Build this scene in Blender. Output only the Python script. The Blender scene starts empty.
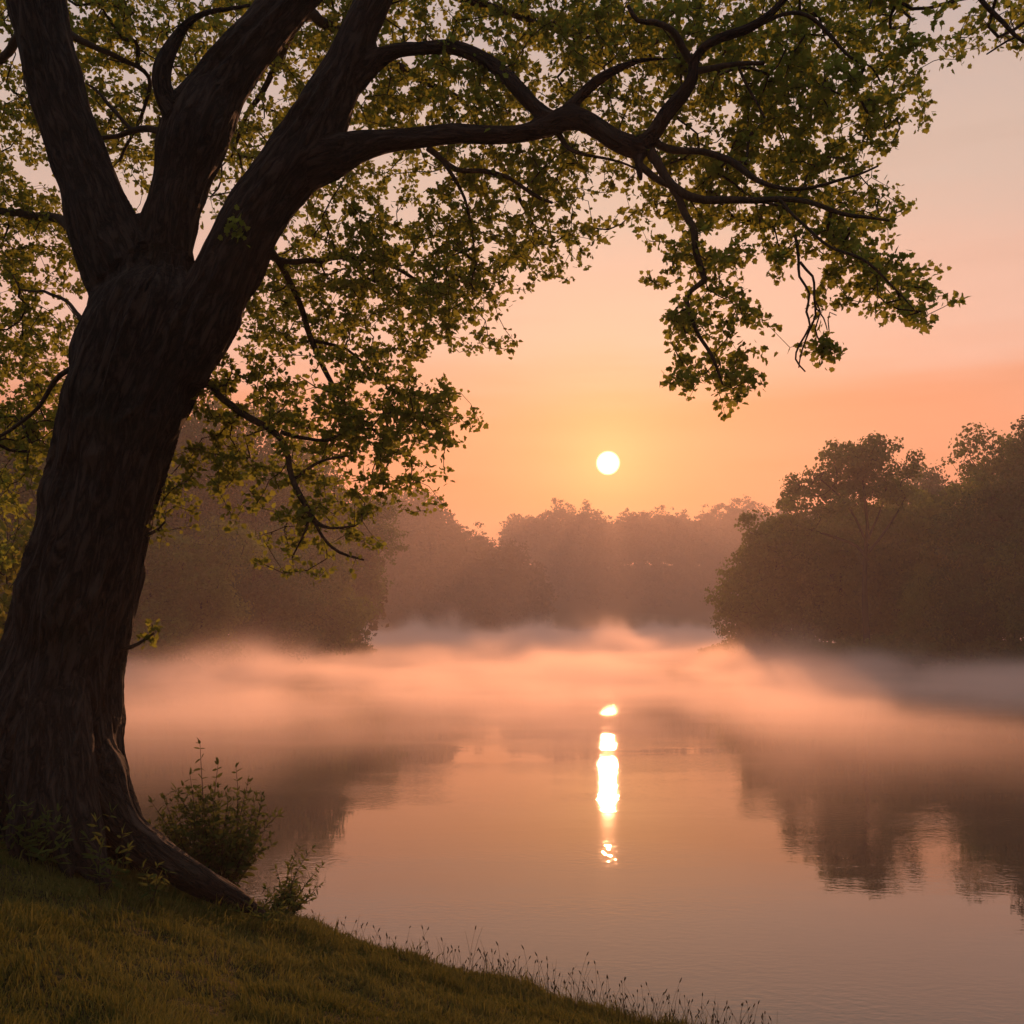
import bpy, math, random
import numpy as np
from mathutils import Vector, noise as mn

R = math.radians
random.seed(7)
rng = np.random.default_rng(7)
SC = bpy.context.scene
COL = SC.collection

# ------------------------------------------------------------------ camera
F = 1098.0                      # focal length in pixels of a 1024 px frame
CAM = np.array([0.0, 0.0, 3.3])
HZ = 627.0                      # image row of the horizon
cam = bpy.data.cameras.new('camera')
cam.sensor_width = 36.0
cam.lens = 36.0 * F / 1024.0
cam.shift_y = (HZ - 512.0) / 1024.0
cam.clip_start = 0.05
cam.clip_end = 6000
co = bpy.data.objects.new('camera', cam)
co.location = tuple(CAM)
co.rotation_euler = (R(90), 0, 0)
COL.objects.link(co)
SC.camera = co

# ------------------------------------------------------------------ sun and sky
SUN_DIR = Vector(((608 - 512) / F, 1.0, (HZ - 463) / F)).normalized()
SUN_ELEV = math.asin(SUN_DIR.z)
SUN_AZ = math.atan2(SUN_DIR.x, SUN_DIR.y)
sun = bpy.data.lights.new('sun', 'SUN')
sun.energy = 4.2
sun.angle = R(0.6)
sun.color = (1.0, 0.41, 0.18)
so = bpy.data.objects.new('sun', sun)
so.rotation_euler = SUN_DIR.to_track_quat('Z', 'Y').to_euler()
COL.objects.link(so)

world = bpy.data.worlds.new('World')
SC.world = world
world.use_nodes = True
nt = world.node_tree
nt.nodes.clear()
def N(nt, t, **kw):
    n = nt.nodes.new(t)
    for k, v in kw.items():
        setattr(n, k, v)
    return n
def ramp(nt, pts, interp='LINEAR'):
    n = nt.nodes.new('ShaderNodeValToRGB')
    cr = n.color_ramp
    cr.interpolation = interp
    while len(cr.elements) > 1:
        cr.elements.remove(cr.elements[-1])
    cr.elements[0].position = pts[0][0]
    c = pts[0][1]
    cr.elements[0].color = tuple(c) + (1,) if hasattr(c, '__len__') else (c, c, c, 1)
    for p, c in pts[1:]:
        e = cr.elements.new(p)
        e.color = tuple(c) + (1,) if hasattr(c, '__len__') else (c, c, c, 1)
    return n
def link(nt, a, b):
    nt.links.new(a, b)
def math_n(nt, op, a, b=None, c=None, clamp=False):
    n = nt.nodes.new('ShaderNodeMath')
    n.operation = op
    n.use_clamp = clamp
    for i, v in enumerate((a, b, c)):
        if v is None:
            continue
        if isinstance(v, (int, float)):
            n.inputs[i].default_value = v
        else:
            nt.links.new(v, n.inputs[i])
    return n.outputs[0]
def mixc(nt, mode, fac, a, b):
    n = nt.nodes.new('ShaderNodeMix')
    n.data_type = 'RGBA'
    n.blend_type = mode
    for idx, v in ((0, fac), (6, a), (7, b)):
        if isinstance(v, (int, float)):
            n.inputs[idx].default_value = v
        elif isinstance(v, tuple):
            n.inputs[idx].default_value = v + (1,) if len(v) == 3 else v
        else:
            nt.links.new(v, n.inputs[idx])
    return n.outputs[2]

tc = N(nt, 'ShaderNodeTexCoord')
sep = N(nt, 'ShaderNodeSeparateXYZ')
link(nt, tc.outputs['Generated'], sep.inputs[0])
# real atmosphere underneath
sky = N(nt, 'ShaderNodeTexSky')
sky.sky_type = 'NISHITA'
sky.sun_disc = False
sky.sun_elevation = SUN_ELEV
sky.sun_rotation = SUN_AZ
sky.air_density = 3.0
sky.dust_density = 6.0
sky.ozone_density = 2.0
nish = mixc(nt, 'MULTIPLY', 1.0, sky.outputs[0], (0.10, 0.10, 0.10))
# dusty dawn colours by elevation (value = sine of the elevation)
elev = ramp(nt, [(0.0, (0.84, 0.255, 0.140)), (0.10, (0.93, 0.265, 0.135)), (0.17, (0.88, 0.335, 0.195)),
                 (0.27, (0.84, 0.53, 0.43)), (0.38, (0.66, 0.52, 0.45)), (0.50, (0.52, 0.45, 0.44)),
                 (0.75, (0.42, 0.41, 0.43)), (1.0, (0.38, 0.40, 0.45))], 'EASE')
# faint streaks of high cloud
mp = N(nt, 'ShaderNodeMapping')
mp.inputs['Scale'].default_value = (1.6, 1.6, 16.0)
mp.inputs['Rotation'].default_value = (0.0, R(3), 0.0)
link(nt, tc.outputs['Generated'], mp.inputs[0])
nz = N(nt, 'ShaderNodeTexNoise')
nz.inputs['Scale'].default_value = 1.7
nz.inputs['Detail'].default_value = 5
link(nt, mp.outputs[0], nz.inputs['Vector'])
zz = math_n(nt, 'MULTIPLY_ADD', nz.outputs[0], 0.10, -0.05)
zc = math_n(nt, 'ADD', sep.outputs[2], zz, clamp=True)
link(nt, zc, elev.inputs[0])
cl = ramp(nt, [(0.30, 0.94), (0.5, 1.0), (0.72, 1.03)], 'EASE')
link(nt, nz.outputs[0], cl.inputs[0])
cloudy = mixc(nt, 'MULTIPLY', 1.0, elev.outputs[0], cl.outputs[0])
# away from the sun the dawn sky is dim and blue
dotn = N(nt, 'ShaderNodeVectorMath', operation='DOT_PRODUCT')
link(nt, tc.outputs['Generated'], dotn.inputs[0])
dotn.inputs[1].default_value = tuple(SUN_DIR)
D = dotn.outputs['Value']
back = ramp(nt, [(0.0, 1.0), (0.42, 1.0), (0.75, 0.6), (0.93, 0.0)], 'EASE')
link(nt, math_n(nt, 'MULTIPLY_ADD', D, 0.5, 0.5), back.inputs[0])
backcol = ramp(nt, [(0.0, (0.17, 0.17, 0.20)), (0.35, (0.24, 0.25, 0.29)), (1.0, (0.38, 0.41, 0.47))])
link(nt, zc, backcol.inputs[0])
dim = mixc(nt, 'MIX', math_n(nt, 'MULTIPLY', back.outputs[0], 0.93), cloudy, backcol.outputs[0])
# glow round the sun
ang = math_n(nt, 'ARCCOSINE', math_n(nt, 'MINIMUM', D, 0.9999999))
g1 = math_n(nt, 'EXPONENT', math_n(nt, 'MULTIPLY', math_n(nt, 'POWER', math_n(nt, 'DIVIDE', ang, R(2.7)), 1.15), -1.0))
g2 = math_n(nt, 'EXPONENT', math_n(nt, 'MULTIPLY', math_n(nt, 'POWER', math_n(nt, 'DIVIDE', ang, R(9.0)), 1.6), -1.0))
a1 = mixc(nt, 'ADD', g1, dim, (0.55, 0.33, 0.09))
a2 = mixc(nt, 'ADD', g2, a1, (0.08, 0.065, 0.01))
blend = mixc(nt, 'MIX', 0.10, a2, nish)
disc = ramp(nt, [(0.0, 1.0), (0.60, 0.9), (0.85, 0.12), (1.0, 0.0)], 'EASE')
link(nt, math_n(nt, 'DIVIDE', ang, R(0.64)), disc.inputs[0])
a3 = mixc(nt, 'ADD', disc.outputs[0], blend, (22.0, 15.0, 8.0))
bg = N(nt, 'ShaderNodeBackground')
link(nt, a3, bg.inputs[0])
bg.inputs[1].default_value = 1.0
out = N(nt, 'ShaderNodeOutputWorld')
link(nt, bg.outputs[0], out.inputs[0])
world.cycles.sampling_method = 'MANUAL'
world.cycles.sample_map_resolution = 1024

SC.view_settings.view_transform = 'Standard'
SC.view_settings.look = 'None'
SC.view_settings.exposure = 0.0
SC.view_settings.gamma = 1.0
SC.view_settings.use_curve_mapping = False
cy = SC.cycles
cy.max_bounces = 6
cy.diffuse_bounces = 2
cy.glossy_bounces = 3
cy.transmission_bounces = 3
cy.volume_bounces = 3
cy.transparent_max_bounces = 6
cy.sample_clamp_indirect = 4.0
cy.volume_step_rate = 0.16
cy.volume_max_steps = 256
cy.use_denoising = True

# ------------------------------------------------------------------ helpers
def P(px, py, Y):
    """pixel of the reference frame at distance Y in front of the camera -> world point"""
    return np.array([(px - 512.0) / F * Y, Y, 3.3 - (py - HZ) / F * Y])

def tag(o, label=None, cat=None, group=None, kind=None):
    if label: o['label'] = label
    if cat: o['category'] = cat
    if group: o['group'] = group
    if kind: o['kind'] = kind
    return o

def empty(name, loc=(0, 0, 0)):
    o = bpy.data.objects.new(name, None)
    o.location = tuple(float(v) for v in loc)
    o.empty_display_size = 0.3
    COL.objects.link(o)
    return o

def mesh_np(name, V, faces, mat, attrs=None, smooth=False):
    """faces: (n,k) int array or list of such arrays"""
    if not isinstance(faces, list):
        faces = [faces]
    faces = [np.asarray(f, dtype=np.int32) for f in faces if len(f)]
    me = bpy.data.meshes.new(name)
    V = np.asarray(V, dtype=np.float32)
    me.vertices.add(len(V))
    me.vertices.foreach_set('co', V.ravel())
    nl = sum(f.size for f in faces)
    npoly = sum(len(f) for f in faces)
    me.loops.add(nl)
    me.loops.foreach_set('vertex_index', np.concatenate([f.ravel() for f in faces]))
    me.polygons.add(npoly)
    tot = np.concatenate([np.full(len(f), f.shape[1], dtype=np.int32) for f in faces])
    st = np.concatenate([[0], np.cumsum(tot)[:-1]]).astype(np.int32)
    me.polygons.foreach_set('loop_start', st)
    me.polygons.foreach_set('loop_total', tot)
    me.update(calc_edges=True)
    if smooth:
        me.polygons.foreach_set('use_smooth', np.ones(npoly, dtype=bool))
    for k, a in (attrs or {}).items():
        a = np.asarray(a, dtype=np.float32)
        if a.ndim == 1:
            at = me.attributes.new(k, 'FLOAT', 'POINT')
            at.data.foreach_set('value', a)
        else:
            at = me.attributes.new(k, 'FLOAT_VECTOR', 'POINT')
            at.data.foreach_set('vector', a.ravel())
    me.materials.append(mat)
    me.validate()
    return me

def link_obj(name, me, parent=None, loc=None, **tags):
    o = bpy.data.objects.new(name, me)
    COL.objects.link(o)
    if parent is not None:
        o.parent = parent
    if loc is not None:
        o.location = tuple(float(v) for v in loc)
    tag(o, **tags)
    return o

def nz3(p, s=1.0):
    return mn.noise(Vector((p[0] * s, p[1] * s, p[2] * s)))

def vnoise(P3, seed=0):
    """vectorised value noise on an (n,3) array, range -1..1"""
    P3 = np.asarray(P3, dtype=np.float64)
    i = np.floor(P3).astype(np.int64)
    f = P3 - i
    f = f * f * (3 - 2 * f)
    def h(x, y, z):
        n = (x * 374761393 + y * 668265263 + z * 2147483647 + seed * 974711) & 0xffffffff
        n = ((n ^ (n >> 13)) * 1274126177) & 0xffffffff
        n = n ^ (n >> 16)
        return (n & 0xffff) / 32767.5 - 1.0
    r = 0
    for dx in (0, 1):
        wx = f[:, 0] if dx else 1 - f[:, 0]
        for dy in (0, 1):
            wy = f[:, 1] if dy else 1 - f[:, 1]
            for dz in (0, 1):
                wz = f[:, 2] if dz else 1 - f[:, 2]
                r = r + wx * wy * wz * h(i[:, 0] + dx, i[:, 1] + dy, i[:, 2] + dz)
    return r

def fbm(P3, octv=3, seed=0):
    r, a, s = 0, 1.0, 1.0
    for k in range(octv):
        r = r + a * vnoise(np.asarray(P3) * s, seed + k)
        a *= 0.5
        s *= 2.03
    return r / 1.75

# ------------------------------------------------------------------ materials
def new_mat(name):
    m = bpy.data.materials.new(name)
    m.use_nodes = True
    m.node_tree.nodes.clear()
    o = m.node_tree.nodes.new('ShaderNodeOutputMaterial')
    return m, m.node_tree, o

def leaf_mat(name, c_dark, c_light, trans, t_mix=0.45, gloss=0.0, ns=0.9):
    m, t, o = new_mat(name)
    at = N(t, 'ShaderNodeAttribute', attribute_name='tint')
    geo = N(t, 'ShaderNodeNewGeometry')
    n = N(t, 'ShaderNodeTexNoise')
    n.inputs['Scale'].default_value = ns
    n.inputs['Detail'].default_value = 2
    link(t, geo.outputs['Position'], n.inputs['Vector'])
    f = math_n(t, 'ADD', math_n(t, 'MULTIPLY', at.outputs['Fac'], 0.65), math_n(t, 'MULTIPLY_ADD', n.outputs[0], 1.4, -0.50), clamp=True)
    col = mixc(t, 'MIX', f, c_dark, c_light)
    tcol = mixc(t, 'MIX', f, tuple(v * 0.7 for v in trans), trans)
    d = N(t, 'ShaderNodeBsdfDiffuse')
    link(t, col, d.inputs[0])
    tr = N(t, 'ShaderNodeBsdfTranslucent')
    link(t, tcol, tr.inputs[0])
    mx = N(t, 'ShaderNodeMixShader')
    mx.inputs[0].default_value = t_mix
    link(t, d.outputs[0], mx.inputs[1])
    link(t, tr.outputs[0], mx.inputs[2])
    last = mx
    if gloss:
        g = N(t, 'ShaderNodeBsdfGlossy')
        g.inputs['Roughness'].default_value = 0.45
        g.inputs[0].default_value = (1, 1, 1, 1)
        m2 = N(t, 'ShaderNodeMixShader')
        m2.inputs[0].default_value = gloss
        link(t, mx.outputs[0], m2.inputs[1])
        link(t, g.outputs[0], m2.inputs[2])
        last = m2
    link(t, last.outputs[0], o.inputs[0])
    return m

def bark_mat(name, attr, c0, c1, moss, scale, bump):
    m, t, o = new_mat(name)
    if attr:
        a = N(t, 'ShaderNodeAttribute', attribute_name='bark')
        vec = a.outputs['Vector']
    else:
        a = N(t, 'ShaderNodeTexCoord')
        vec = a.outputs['Object']
    mp = N(t, 'ShaderNodeMapping')
    mp.inputs['Scale'].default_value = (scale, scale, scale * 0.22)
    link(t, vec, mp.inputs[0])
    n1 = N(t, 'ShaderNodeTexNoise')
    n1.inputs['Scale'].default_value = 1.0
    n1.inputs['Detail'].default_value = 4
    n1.inputs['Roughness'].default_value = 0.6
    n1.inputs['Distortion'].default_value = 0.5
    link(t, mp.outputs[0], n1.inputs['Vector'])
    rid = math_n(t, 'MULTIPLY', math_n(t, 'ABSOLUTE', math_n(t, 'SUBTRACT', n1.outputs[0], 0.5)), 7.0, clamp=True)
    n2 = N(t, 'ShaderNodeTexNoise')
    n2.inputs['Scale'].default_value = 2.3
    n2.inputs['Detail'].default_value = 6
    n2.inputs['Roughness'].default_value = 0.7
    link(t, mp.outputs[0], n2.inputs['Vector'])
    hgt = math_n(t, 'ADD', math_n(t, 'MULTIPLY', rid, 0.7), math_n(t, 'MULTIPLY', n2.outputs[0], 0.6))
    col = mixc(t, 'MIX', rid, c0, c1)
    n3 = N(t, 'ShaderNodeTexNoise')
    n3.inputs['Scale'].default_value = 1.4
    n3.inputs['Detail'].default_value = 4
    link(t, vec, n3.inputs['Vector'])
    ms = math_n(t, 'MULTIPLY_ADD', n3.outputs[0], 4.0, -2.1, clamp=True)
    col = mixc(t, 'MIX', math_n(t, 'MULTIPLY', ms, 0.5), col, moss)
    b = N(t, 'ShaderNodeBump')
    b.inputs['Strength'].default_value = 1.0
    b.inputs['Distance'].default_value = bump
    link(t, hgt, b.inputs['Height'])
    p = N(t, 'ShaderNodeBsdfPrincipled')
    link(t, col, p.inputs['Base Color'])
    p.inputs['Roughness'].default_value = 0.9
    p.inputs['Specular IOR Level'].default_value = 0.25
    link(t, b.outputs[0], p.inputs['Normal'])
    link(t, p.outputs[0], o.inputs[0])
    return m

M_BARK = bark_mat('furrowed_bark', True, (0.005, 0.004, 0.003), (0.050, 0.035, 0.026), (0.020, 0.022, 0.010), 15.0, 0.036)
M_TWIG = bark_mat('twig_bark', False, (0.028, 0.019, 0.012), (0.055, 0.036, 0.022), (0.03, 0.03, 0.015), 30.0, 0.004)
M_FARBARK = bark_mat('far_bark', False, (0.008, 0.006, 0.004), (0.024, 0.017, 0.012), (0.016, 0.018, 0.010), 3.0, 0.03)
M_LEAF = leaf_mat('oak_leaves', (0.056, 0.080, 0.017), (0.15, 0.175, 0.036), (0.38, 0.42, 0.06), 0.52)
M_LEAFY = leaf_mat('yellow_leaves', (0.07, 0.09, 0.016), (0.16, 0.17, 0.03), (0.28, 0.27, 0.045), 0.5)
M_LEAFR = leaf_mat('grove_leaves', (0.034, 0.056, 0.016), (0.125, 0.170, 0.042), (0.18, 0.22, 0.04), 0.4, ns=0.28)
M_LEAFR2 = leaf_mat('dark_grove_leaves', (0.026, 0.048, 0.018), (0.090, 0.135, 0.042), (0.12, 0.17, 0.04), 0.35, ns=0.25)
M_LEAFR3 = leaf_mat('light_grove_leaves', (0.060, 0.084, 0.020), (0.180, 0.215, 0.048), (0.26, 0.28, 0.05), 0.42, ns=0.32)
M_LEAFF = leaf_mat('far_leaves', (0.035, 0.038, 0.018), (0.065, 0.068, 0.028), (0.06, 0.055, 0.02), 0.3, ns=0.12)
M_SHRUB = leaf_mat('shrub_leaves', (0.034, 0.056, 0.016), (0.10, 0.130, 0.036), (0.16, 0.18, 0.045), 0.4)
M_GRASS = leaf_mat('grass_blades', (0.030, 0.056, 0.012), (0.24, 0.185, 0.055), (0.19, 0.18, 0.035), 0.4)
M_STEM = leaf_mat('dry_stems', (0.06, 0.05, 0.025), (0.12, 0.09, 0.04), (0.10, 0.08, 0.03), 0.3)

def make_ground_mat():
    m, t, o = new_mat('earth')
    geo = N(t, 'ShaderNodeNewGeometry')
    n = N(t, 'ShaderNodeTexNoise')
    n.inputs['Scale'].default_value = 2.2
    n.inputs['Detail'].default_value = 8
    link(t, geo.outputs['Position'], n.inputs['Vector'])
    r = ramp(t, [(0.3, (0.020, 0.019, 0.007)), (0.5, (0.045, 0.037, 0.012)), (0.7, (0.075, 0.052, 0.018))])
    link(t, n.outputs[0], r.inputs[0])
    n2 = N(t, 'ShaderNodeTexNoise')
    n2.inputs['Scale'].default_value = 40
    n2.inputs['Detail'].default_value = 4
    link(t, geo.outputs['Position'], n2.inputs['Vector'])
    b = N(t, 'ShaderNodeBump')
    b.inputs['Distance'].default_value = 0.03
    link(t, n2.outputs[0], b.inputs['Height'])
    p = N(t, 'ShaderNodeBsdfPrincipled')
    link(t, r.outputs[0], p.inputs['Base Color'])
    p.inputs['Roughness'].default_value = 1.0
    p.inputs['Specular IOR Level'].default_value = 0.1
    link(t, b.outputs[0], p.inputs['Normal'])
    link(t, p.outputs[0], o.inputs[0])
    return m
M_GROUND = make_ground_mat()

def make_water_mat():
    m, t, o = new_mat('lake_water')
    geo = N(t, 'ShaderNodeNewGeometry')
    def layer(scale, detail, stretch, rot=0):
        mp = N(t, 'ShaderNodeMapping')
        mp.inputs['Scale'].default_value = (stretch, 1, 1)
        mp.inputs['Rotation'].default_value = (0, 0, R(rot))
        link(t, geo.outputs['Position'], mp.inputs[0])
        n = N(t, 'ShaderNodeTexNoise')
        n.inputs['Scale'].default_value = scale
        n.inputs['Detail'].default_value = detail
        n.inputs['Roughness'].default_value = 0.55
        link(t, mp.outputs[0], n.inputs['Vector'])
        return n.outputs[0]
    big = layer(0.5, 2, 0.5, 8)
    mid = layer(2.6, 3, 0.55, -6)
    fine = layer(11.0, 2, 0.6, 14)
    patch = layer(0.30, 3, 0.35)
    pf = math_n(t, 'MULTIPLY_ADD', patch, 4.0, -1.7, clamp=True)
    pf = math_n(t, 'MULTIPLY_ADD', pf, 3.0, 0.12)
    h = math_n(t, 'ADD', math_n(t, 'MULTIPLY', big, 0.0018), math_n(t, 'MULTIPLY', mid, 0.0008))
    h = math_n(t, 'ADD', h, math_n(t, 'MULTIPLY', math_n(t, 'MULTIPLY', fine, 0.0013), pf))
    b = N(t, 'ShaderNodeBump')
    b.inputs['Strength'].default_value = 1.0
    b.inputs['Distance'].default_value = 1.0
    link(t, h, b.inputs['Height'])
    p = N(t, 'ShaderNodeBsdfPrincipled')
    p.inputs['Base Color'].default_value = (0.050, 0.036, 0.026, 1)
    p.inputs['Roughness'].default_value = 0.02
    p.inputs['IOR'].default_value = 1.65
    link(t, b.outputs[0], p.inputs['Normal'])
    link(t, p.outputs[0], o.inputs[0])
    return m
M_WATER = make_water_mat()

# ------------------------------------------------------------------ ground and water
LAKE = np.array([(-5.2, 11.7), (-9.0, 16.0), (-12, 28), (-17.5, 45), (-24, 64), (-31, 82), (-27, 97), (-24, 108),
                 (-19, 127), (-24, 140), (-48, 170), (-75, 240), (-60, 300), (-30, 300), (0, 305), (7, 330), (8, 420),
                 (30, 442), (90, 446), (135, 430), (120, 260), (60, 160), (29, 128), (24, 122), (25, 112),
                 (31, 97), (41, 88), (60, 76), (95, 60), (125, 20), (120, -60), (60, -80), (32, -24),
                 (13, -2), (5.9, 4.8), (1.42, 8.95), (0.0, 9.5), (-1.75, 10.3), (-3.6, 11.1)])

def lake_sd(X, Y):
    """signed distance to the shore, positive on land"""
    X = np.asarray(X, dtype=float); Y = np.asarray(Y, dtype=float)
    best = np.full(X.shape, 1e9)
    inside = np.zeros(X.shape, dtype=bool)
    n = len(LAKE)
    for i in range(n):
        ax, ay = LAKE[i]
        bx, by = LAKE[(i + 1) % n]
        ex, ey = bx - ax, by - ay
        tt = np.clip(((X - ax) * ex + (Y - ay) * ey) / (ex * ex + ey * ey), 0, 1)
        best = np.minimum(best, np.hypot(X - ax - tt * ex, Y - ay - tt * ey))
        c = ((ay > Y) != (by > Y))
        with np.errstate(divide='ignore', invalid='ignore'):
            xi = ax + (Y - ay) / (by - ay if by != ay else 1e-9) * ex
        inside ^= c & (X < xi)
    return np.where(inside, -best, best)

def ground_z(X, Y):
    X = np.asarray(X, dtype=float); Y = np.asarray(Y, dtype=float)
    sh = X.shape
    x, y = X.ravel(), Y.ravel()
    q = np.stack([x, y, np.zeros_like(x)], 1)
    d = lake_sd(x, y) + 0.12 * vnoise(q * 1.7, 3)
    plane = np.clip(1.67 - 0.305 * x - 0.145 * y, 0.10, 2.6)
    rise = np.where(d > 0, 0.85 * d, 0.45 * d)
    k = 0.25
    hh = np.clip(0.5 + 0.5 * (plane - rise) / k, 0, 1)
    near = plane * (1 - hh) + rise * hh - k * hh * (1 - hh)
    hill = (16 + np.clip((y - 340) / 160, 0, 1) * 13) * np.clip((d - 4) / 32, 0, 1) * np.clip((y - 200) / 80, 0, 1) + np.clip((-x - 25) / 60, 0, 1) * 5 * np.clip((y - 30) / 60, 0, 1)
    far = np.where(d > 0, np.minimum(0.35 * d, 1.2) + np.clip(d / 120, 0, 1) * 3 + hill * np.clip(d / 10, 0, 1), 0.3 * d)
    w = np.clip((np.hypot(x, y) - 14) / 14, 0, 1)
    z = near * (1 - w) + far * w
    z = z + np.clip(d, 0, 1) * (0.05 * vnoise(q * 1.3, 5) + 0.03 * vnoise(q * 3.7, 6) + 0.012 * vnoise(q * 9.0, 8))
    z = np.maximum(z, -1.8)
    return z.reshape(sh)

def gz(x, y):
    return float(ground_z(np.array([x]), np.array([y]))[0])

def spacing(lo, hi, n, c, k):
    """grid lines dense round c"""
    a = math.asinh((lo - c) / k); b = math.asinh((hi - c) / k)
    return c + k * np.sinh(np.linspace(a, b, n))

gx = spacing(-2500, 2500, 420, -1.0, 3.2)
gy = spacing(-1200, 3500, 420, 8.0, 3.2)
GX, GY = np.meshgrid(gx, gy)
GZ = ground_z(GX, GY)
nx, ny = len(gx), len(gy)
idx = np.arange(nx * ny).reshape(ny, nx)
fq = np.stack([idx[:-1, :-1].ravel(), idx[:-1, 1:].ravel(), idx[1:, 1:].ravel(), idx[1:, :-1].ravel()], 1)
link_obj('ground', mesh_np('ground', np.stack([GX.ravel(), GY.ravel(), GZ.ravel()], 1), fq, M_GROUND, smooth=True),
         label='dark earth of the bank and of the wooded shores round the lake', kind='structure')
wv = np.array([(-170, -120, 0), (190, -120, 0), (190, 520, 0), (-170, 520, 0)], dtype=float)
link_obj('water', mesh_np('water', wv, np.array([[0, 1, 2, 3]]), M_WATER),
         label='calm misty lake reflecting the orange dawn sky and the low sun', kind='structure')

# ------------------------------------------------------------------ branch growing
def catmull(pts, step):
    """pts: rows of x,y,z,r -> resampled rows"""
    pts = np.asarray(pts, dtype=float)
    p = np.vstack([2 * pts[0] - pts[1], pts, 2 * pts[-1] - pts[-2]])
    out = []
    for i in range(1, len(p) - 2):
        L = np.linalg.norm(p[i + 1, :3] - p[i, :3])
        n = max(1, int(math.ceil(L / step)))
        for k in range(n):
            t = k / n
            out.append(0.5 * (2 * p[i] + (p[i + 1] - p[i - 1]) * t + (2 * p[i - 1] - 5 * p[i] + 4 * p[i + 1] - p[i + 2]) * t * t
                              + (-p[i - 1] + 3 * p[i] - 3 * p[i + 1] + p[i + 2]) * t ** 3))
    out.append(p[-2])
    out = np.array(out)
    out[:, 3] = np.maximum(out[:, 3], 0.001)
    return out

def tube(chain, sides, V, Fc, wob=0.0, cap=True):
    """chain rows x,y,z,r ; appends to V list and Fc list"""
    c = np.asarray(chain, dtype=float)
    n = len(c)
    if n < 2:
        return
    tan = np.gradient(c[:, :3], axis=0)
    tan /= np.linalg.norm(tan, axis=1)[:, None] + 1e-9
    ref = np.array([0, 0, 1.0]) if abs(tan[0, 2]) < 0.9 else np.array([1.0, 0, 0])
    u = np.cross(tan[0], ref); u /= np.linalg.norm(u)
    th = np.arange(sides) * 2 * math.pi / sides
    ct, st_ = np.cos(th)[:, None], np.sin(th)[:, None]
    base = sum(len(v) for v in V)
    rings = []
    for i in range(n):
        u = u - tan[i] * np.dot(u, tan[i]); u /= np.linalg.norm(u) + 1e-9
        w = np.cross(tan[i], u)
        r = c[i, 3]
        rr = r * (1 + wob * rng.uniform(-1, 1, (sides, 1))) if wob else r
        rings.append(c[i, :3] + (ct * u + st_ * w) * rr)
    V.append(np.vstack(rings))
    a = np.arange(sides); b = (a + 1) % sides
    for i in range(n - 1):
        o0 = base + i * sides; o1 = o0 + sides
        Fc.append(np.stack([o0 + a, o0 + b, o1 + b, o1 + a], 1))
    if cap:
        V.append(np.array([c[0, :3], c[-1, :3]]))
        k = base + n * sides
        e0 = base; e1 = base + (n - 1) * sides
        Fc.append(np.stack([e0 + b, e0 + a, np.full(sides, k), np.full(sides, k)], 1))
        Fc.append(np.stack([e1 + a, e1 + b, np.full(sides, k + 1), np.full(sides, k + 1)], 1))

def fix_quads(Fc):
    q = np.vstack(Fc)
    t = q[:, 2] == q[:, 3]
    return [q[~t], q[t][:, :3]]

def grow(nodes, parent, label, tips, spacing_, jit=0.25, bias=0.0, depth=None):
    """join every tip to the nearest point already grown; nodes (n,3)"""
    cap = len(nodes) + len(tips) * 14 + 10
    Nn = np.zeros((cap, 3)); Nn[:len(nodes)] = nodes
    par = np.full(cap, -1); par[:len(nodes)] = parent
    lab = np.zeros(cap, dtype=int); lab[:len(nodes)] = label
    plen = np.zeros(cap)
    plen[:len(nodes)] = 0 if depth is None else depth
    n = len(nodes)
    d0 = np.array([np.min(((nodes - t) ** 2).sum(1)) for t in tips]) if len(tips) * len(nodes) < 6e7 else np.zeros(len(tips))
    order = np.argsort(d0)
    tipnode = np.full(len(tips), -1)
    for ti in order:
        t = tips[ti]
        d = np.sqrt(((Nn[:n] - t) ** 2).sum(1)) + bias * plen[:n]
        j = int(np.argmin(d))
        p0 = Nn[j]
        L = np.linalg.norm(t - p0)
        k = int(min(13, max(1, round(L / spacing_))))
        if par[j] >= 0:
            dirp = p0 - Nn[par[j]]
            dirp = dirp / (np.linalg.norm(dirp) + 1e-9)
        else:
            dirp = (t - p0) / (L + 1e-9)
        ctrl = p0 + dirp * L * 0.35 + (t - p0) * 0.2 + rng.normal(0, jit * L * 0.25, 3)
        prev = j
        for q in range(1, k + 1):
            s = q / k
            pt = (1 - s) ** 2 * p0 + 2 * s * (1 - s) * ctrl + s * s * t
            if q < k:
                pt = pt + rng.normal(0, jit * spacing_ * 0.25, 3)
            if n >= cap:
                break
            Nn[n] = pt; par[n] = prev; lab[n] = lab[j]
            plen[n] = plen[prev] + L / k
            prev = n; n += 1
        tipnode[ti] = prev
    return Nn[:n], par[:n], lab[:n], tipnode

def radii(Nn, par, nfix, rmin, expo, rcap):
    cnt = np.zeros(len(Nn))
    has = np.zeros(len(Nn), dtype=bool)
    has[par[par >= 0]] = True
    cnt[~has] = 1
    for i in range(len(Nn) - 1, nfix - 1, -1):
        if par[i] >= 0:
            cnt[par[i]] += cnt[i]
    return np.minimum(rmin * np.maximum(cnt, 1) ** expo, rcap), cnt

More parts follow.
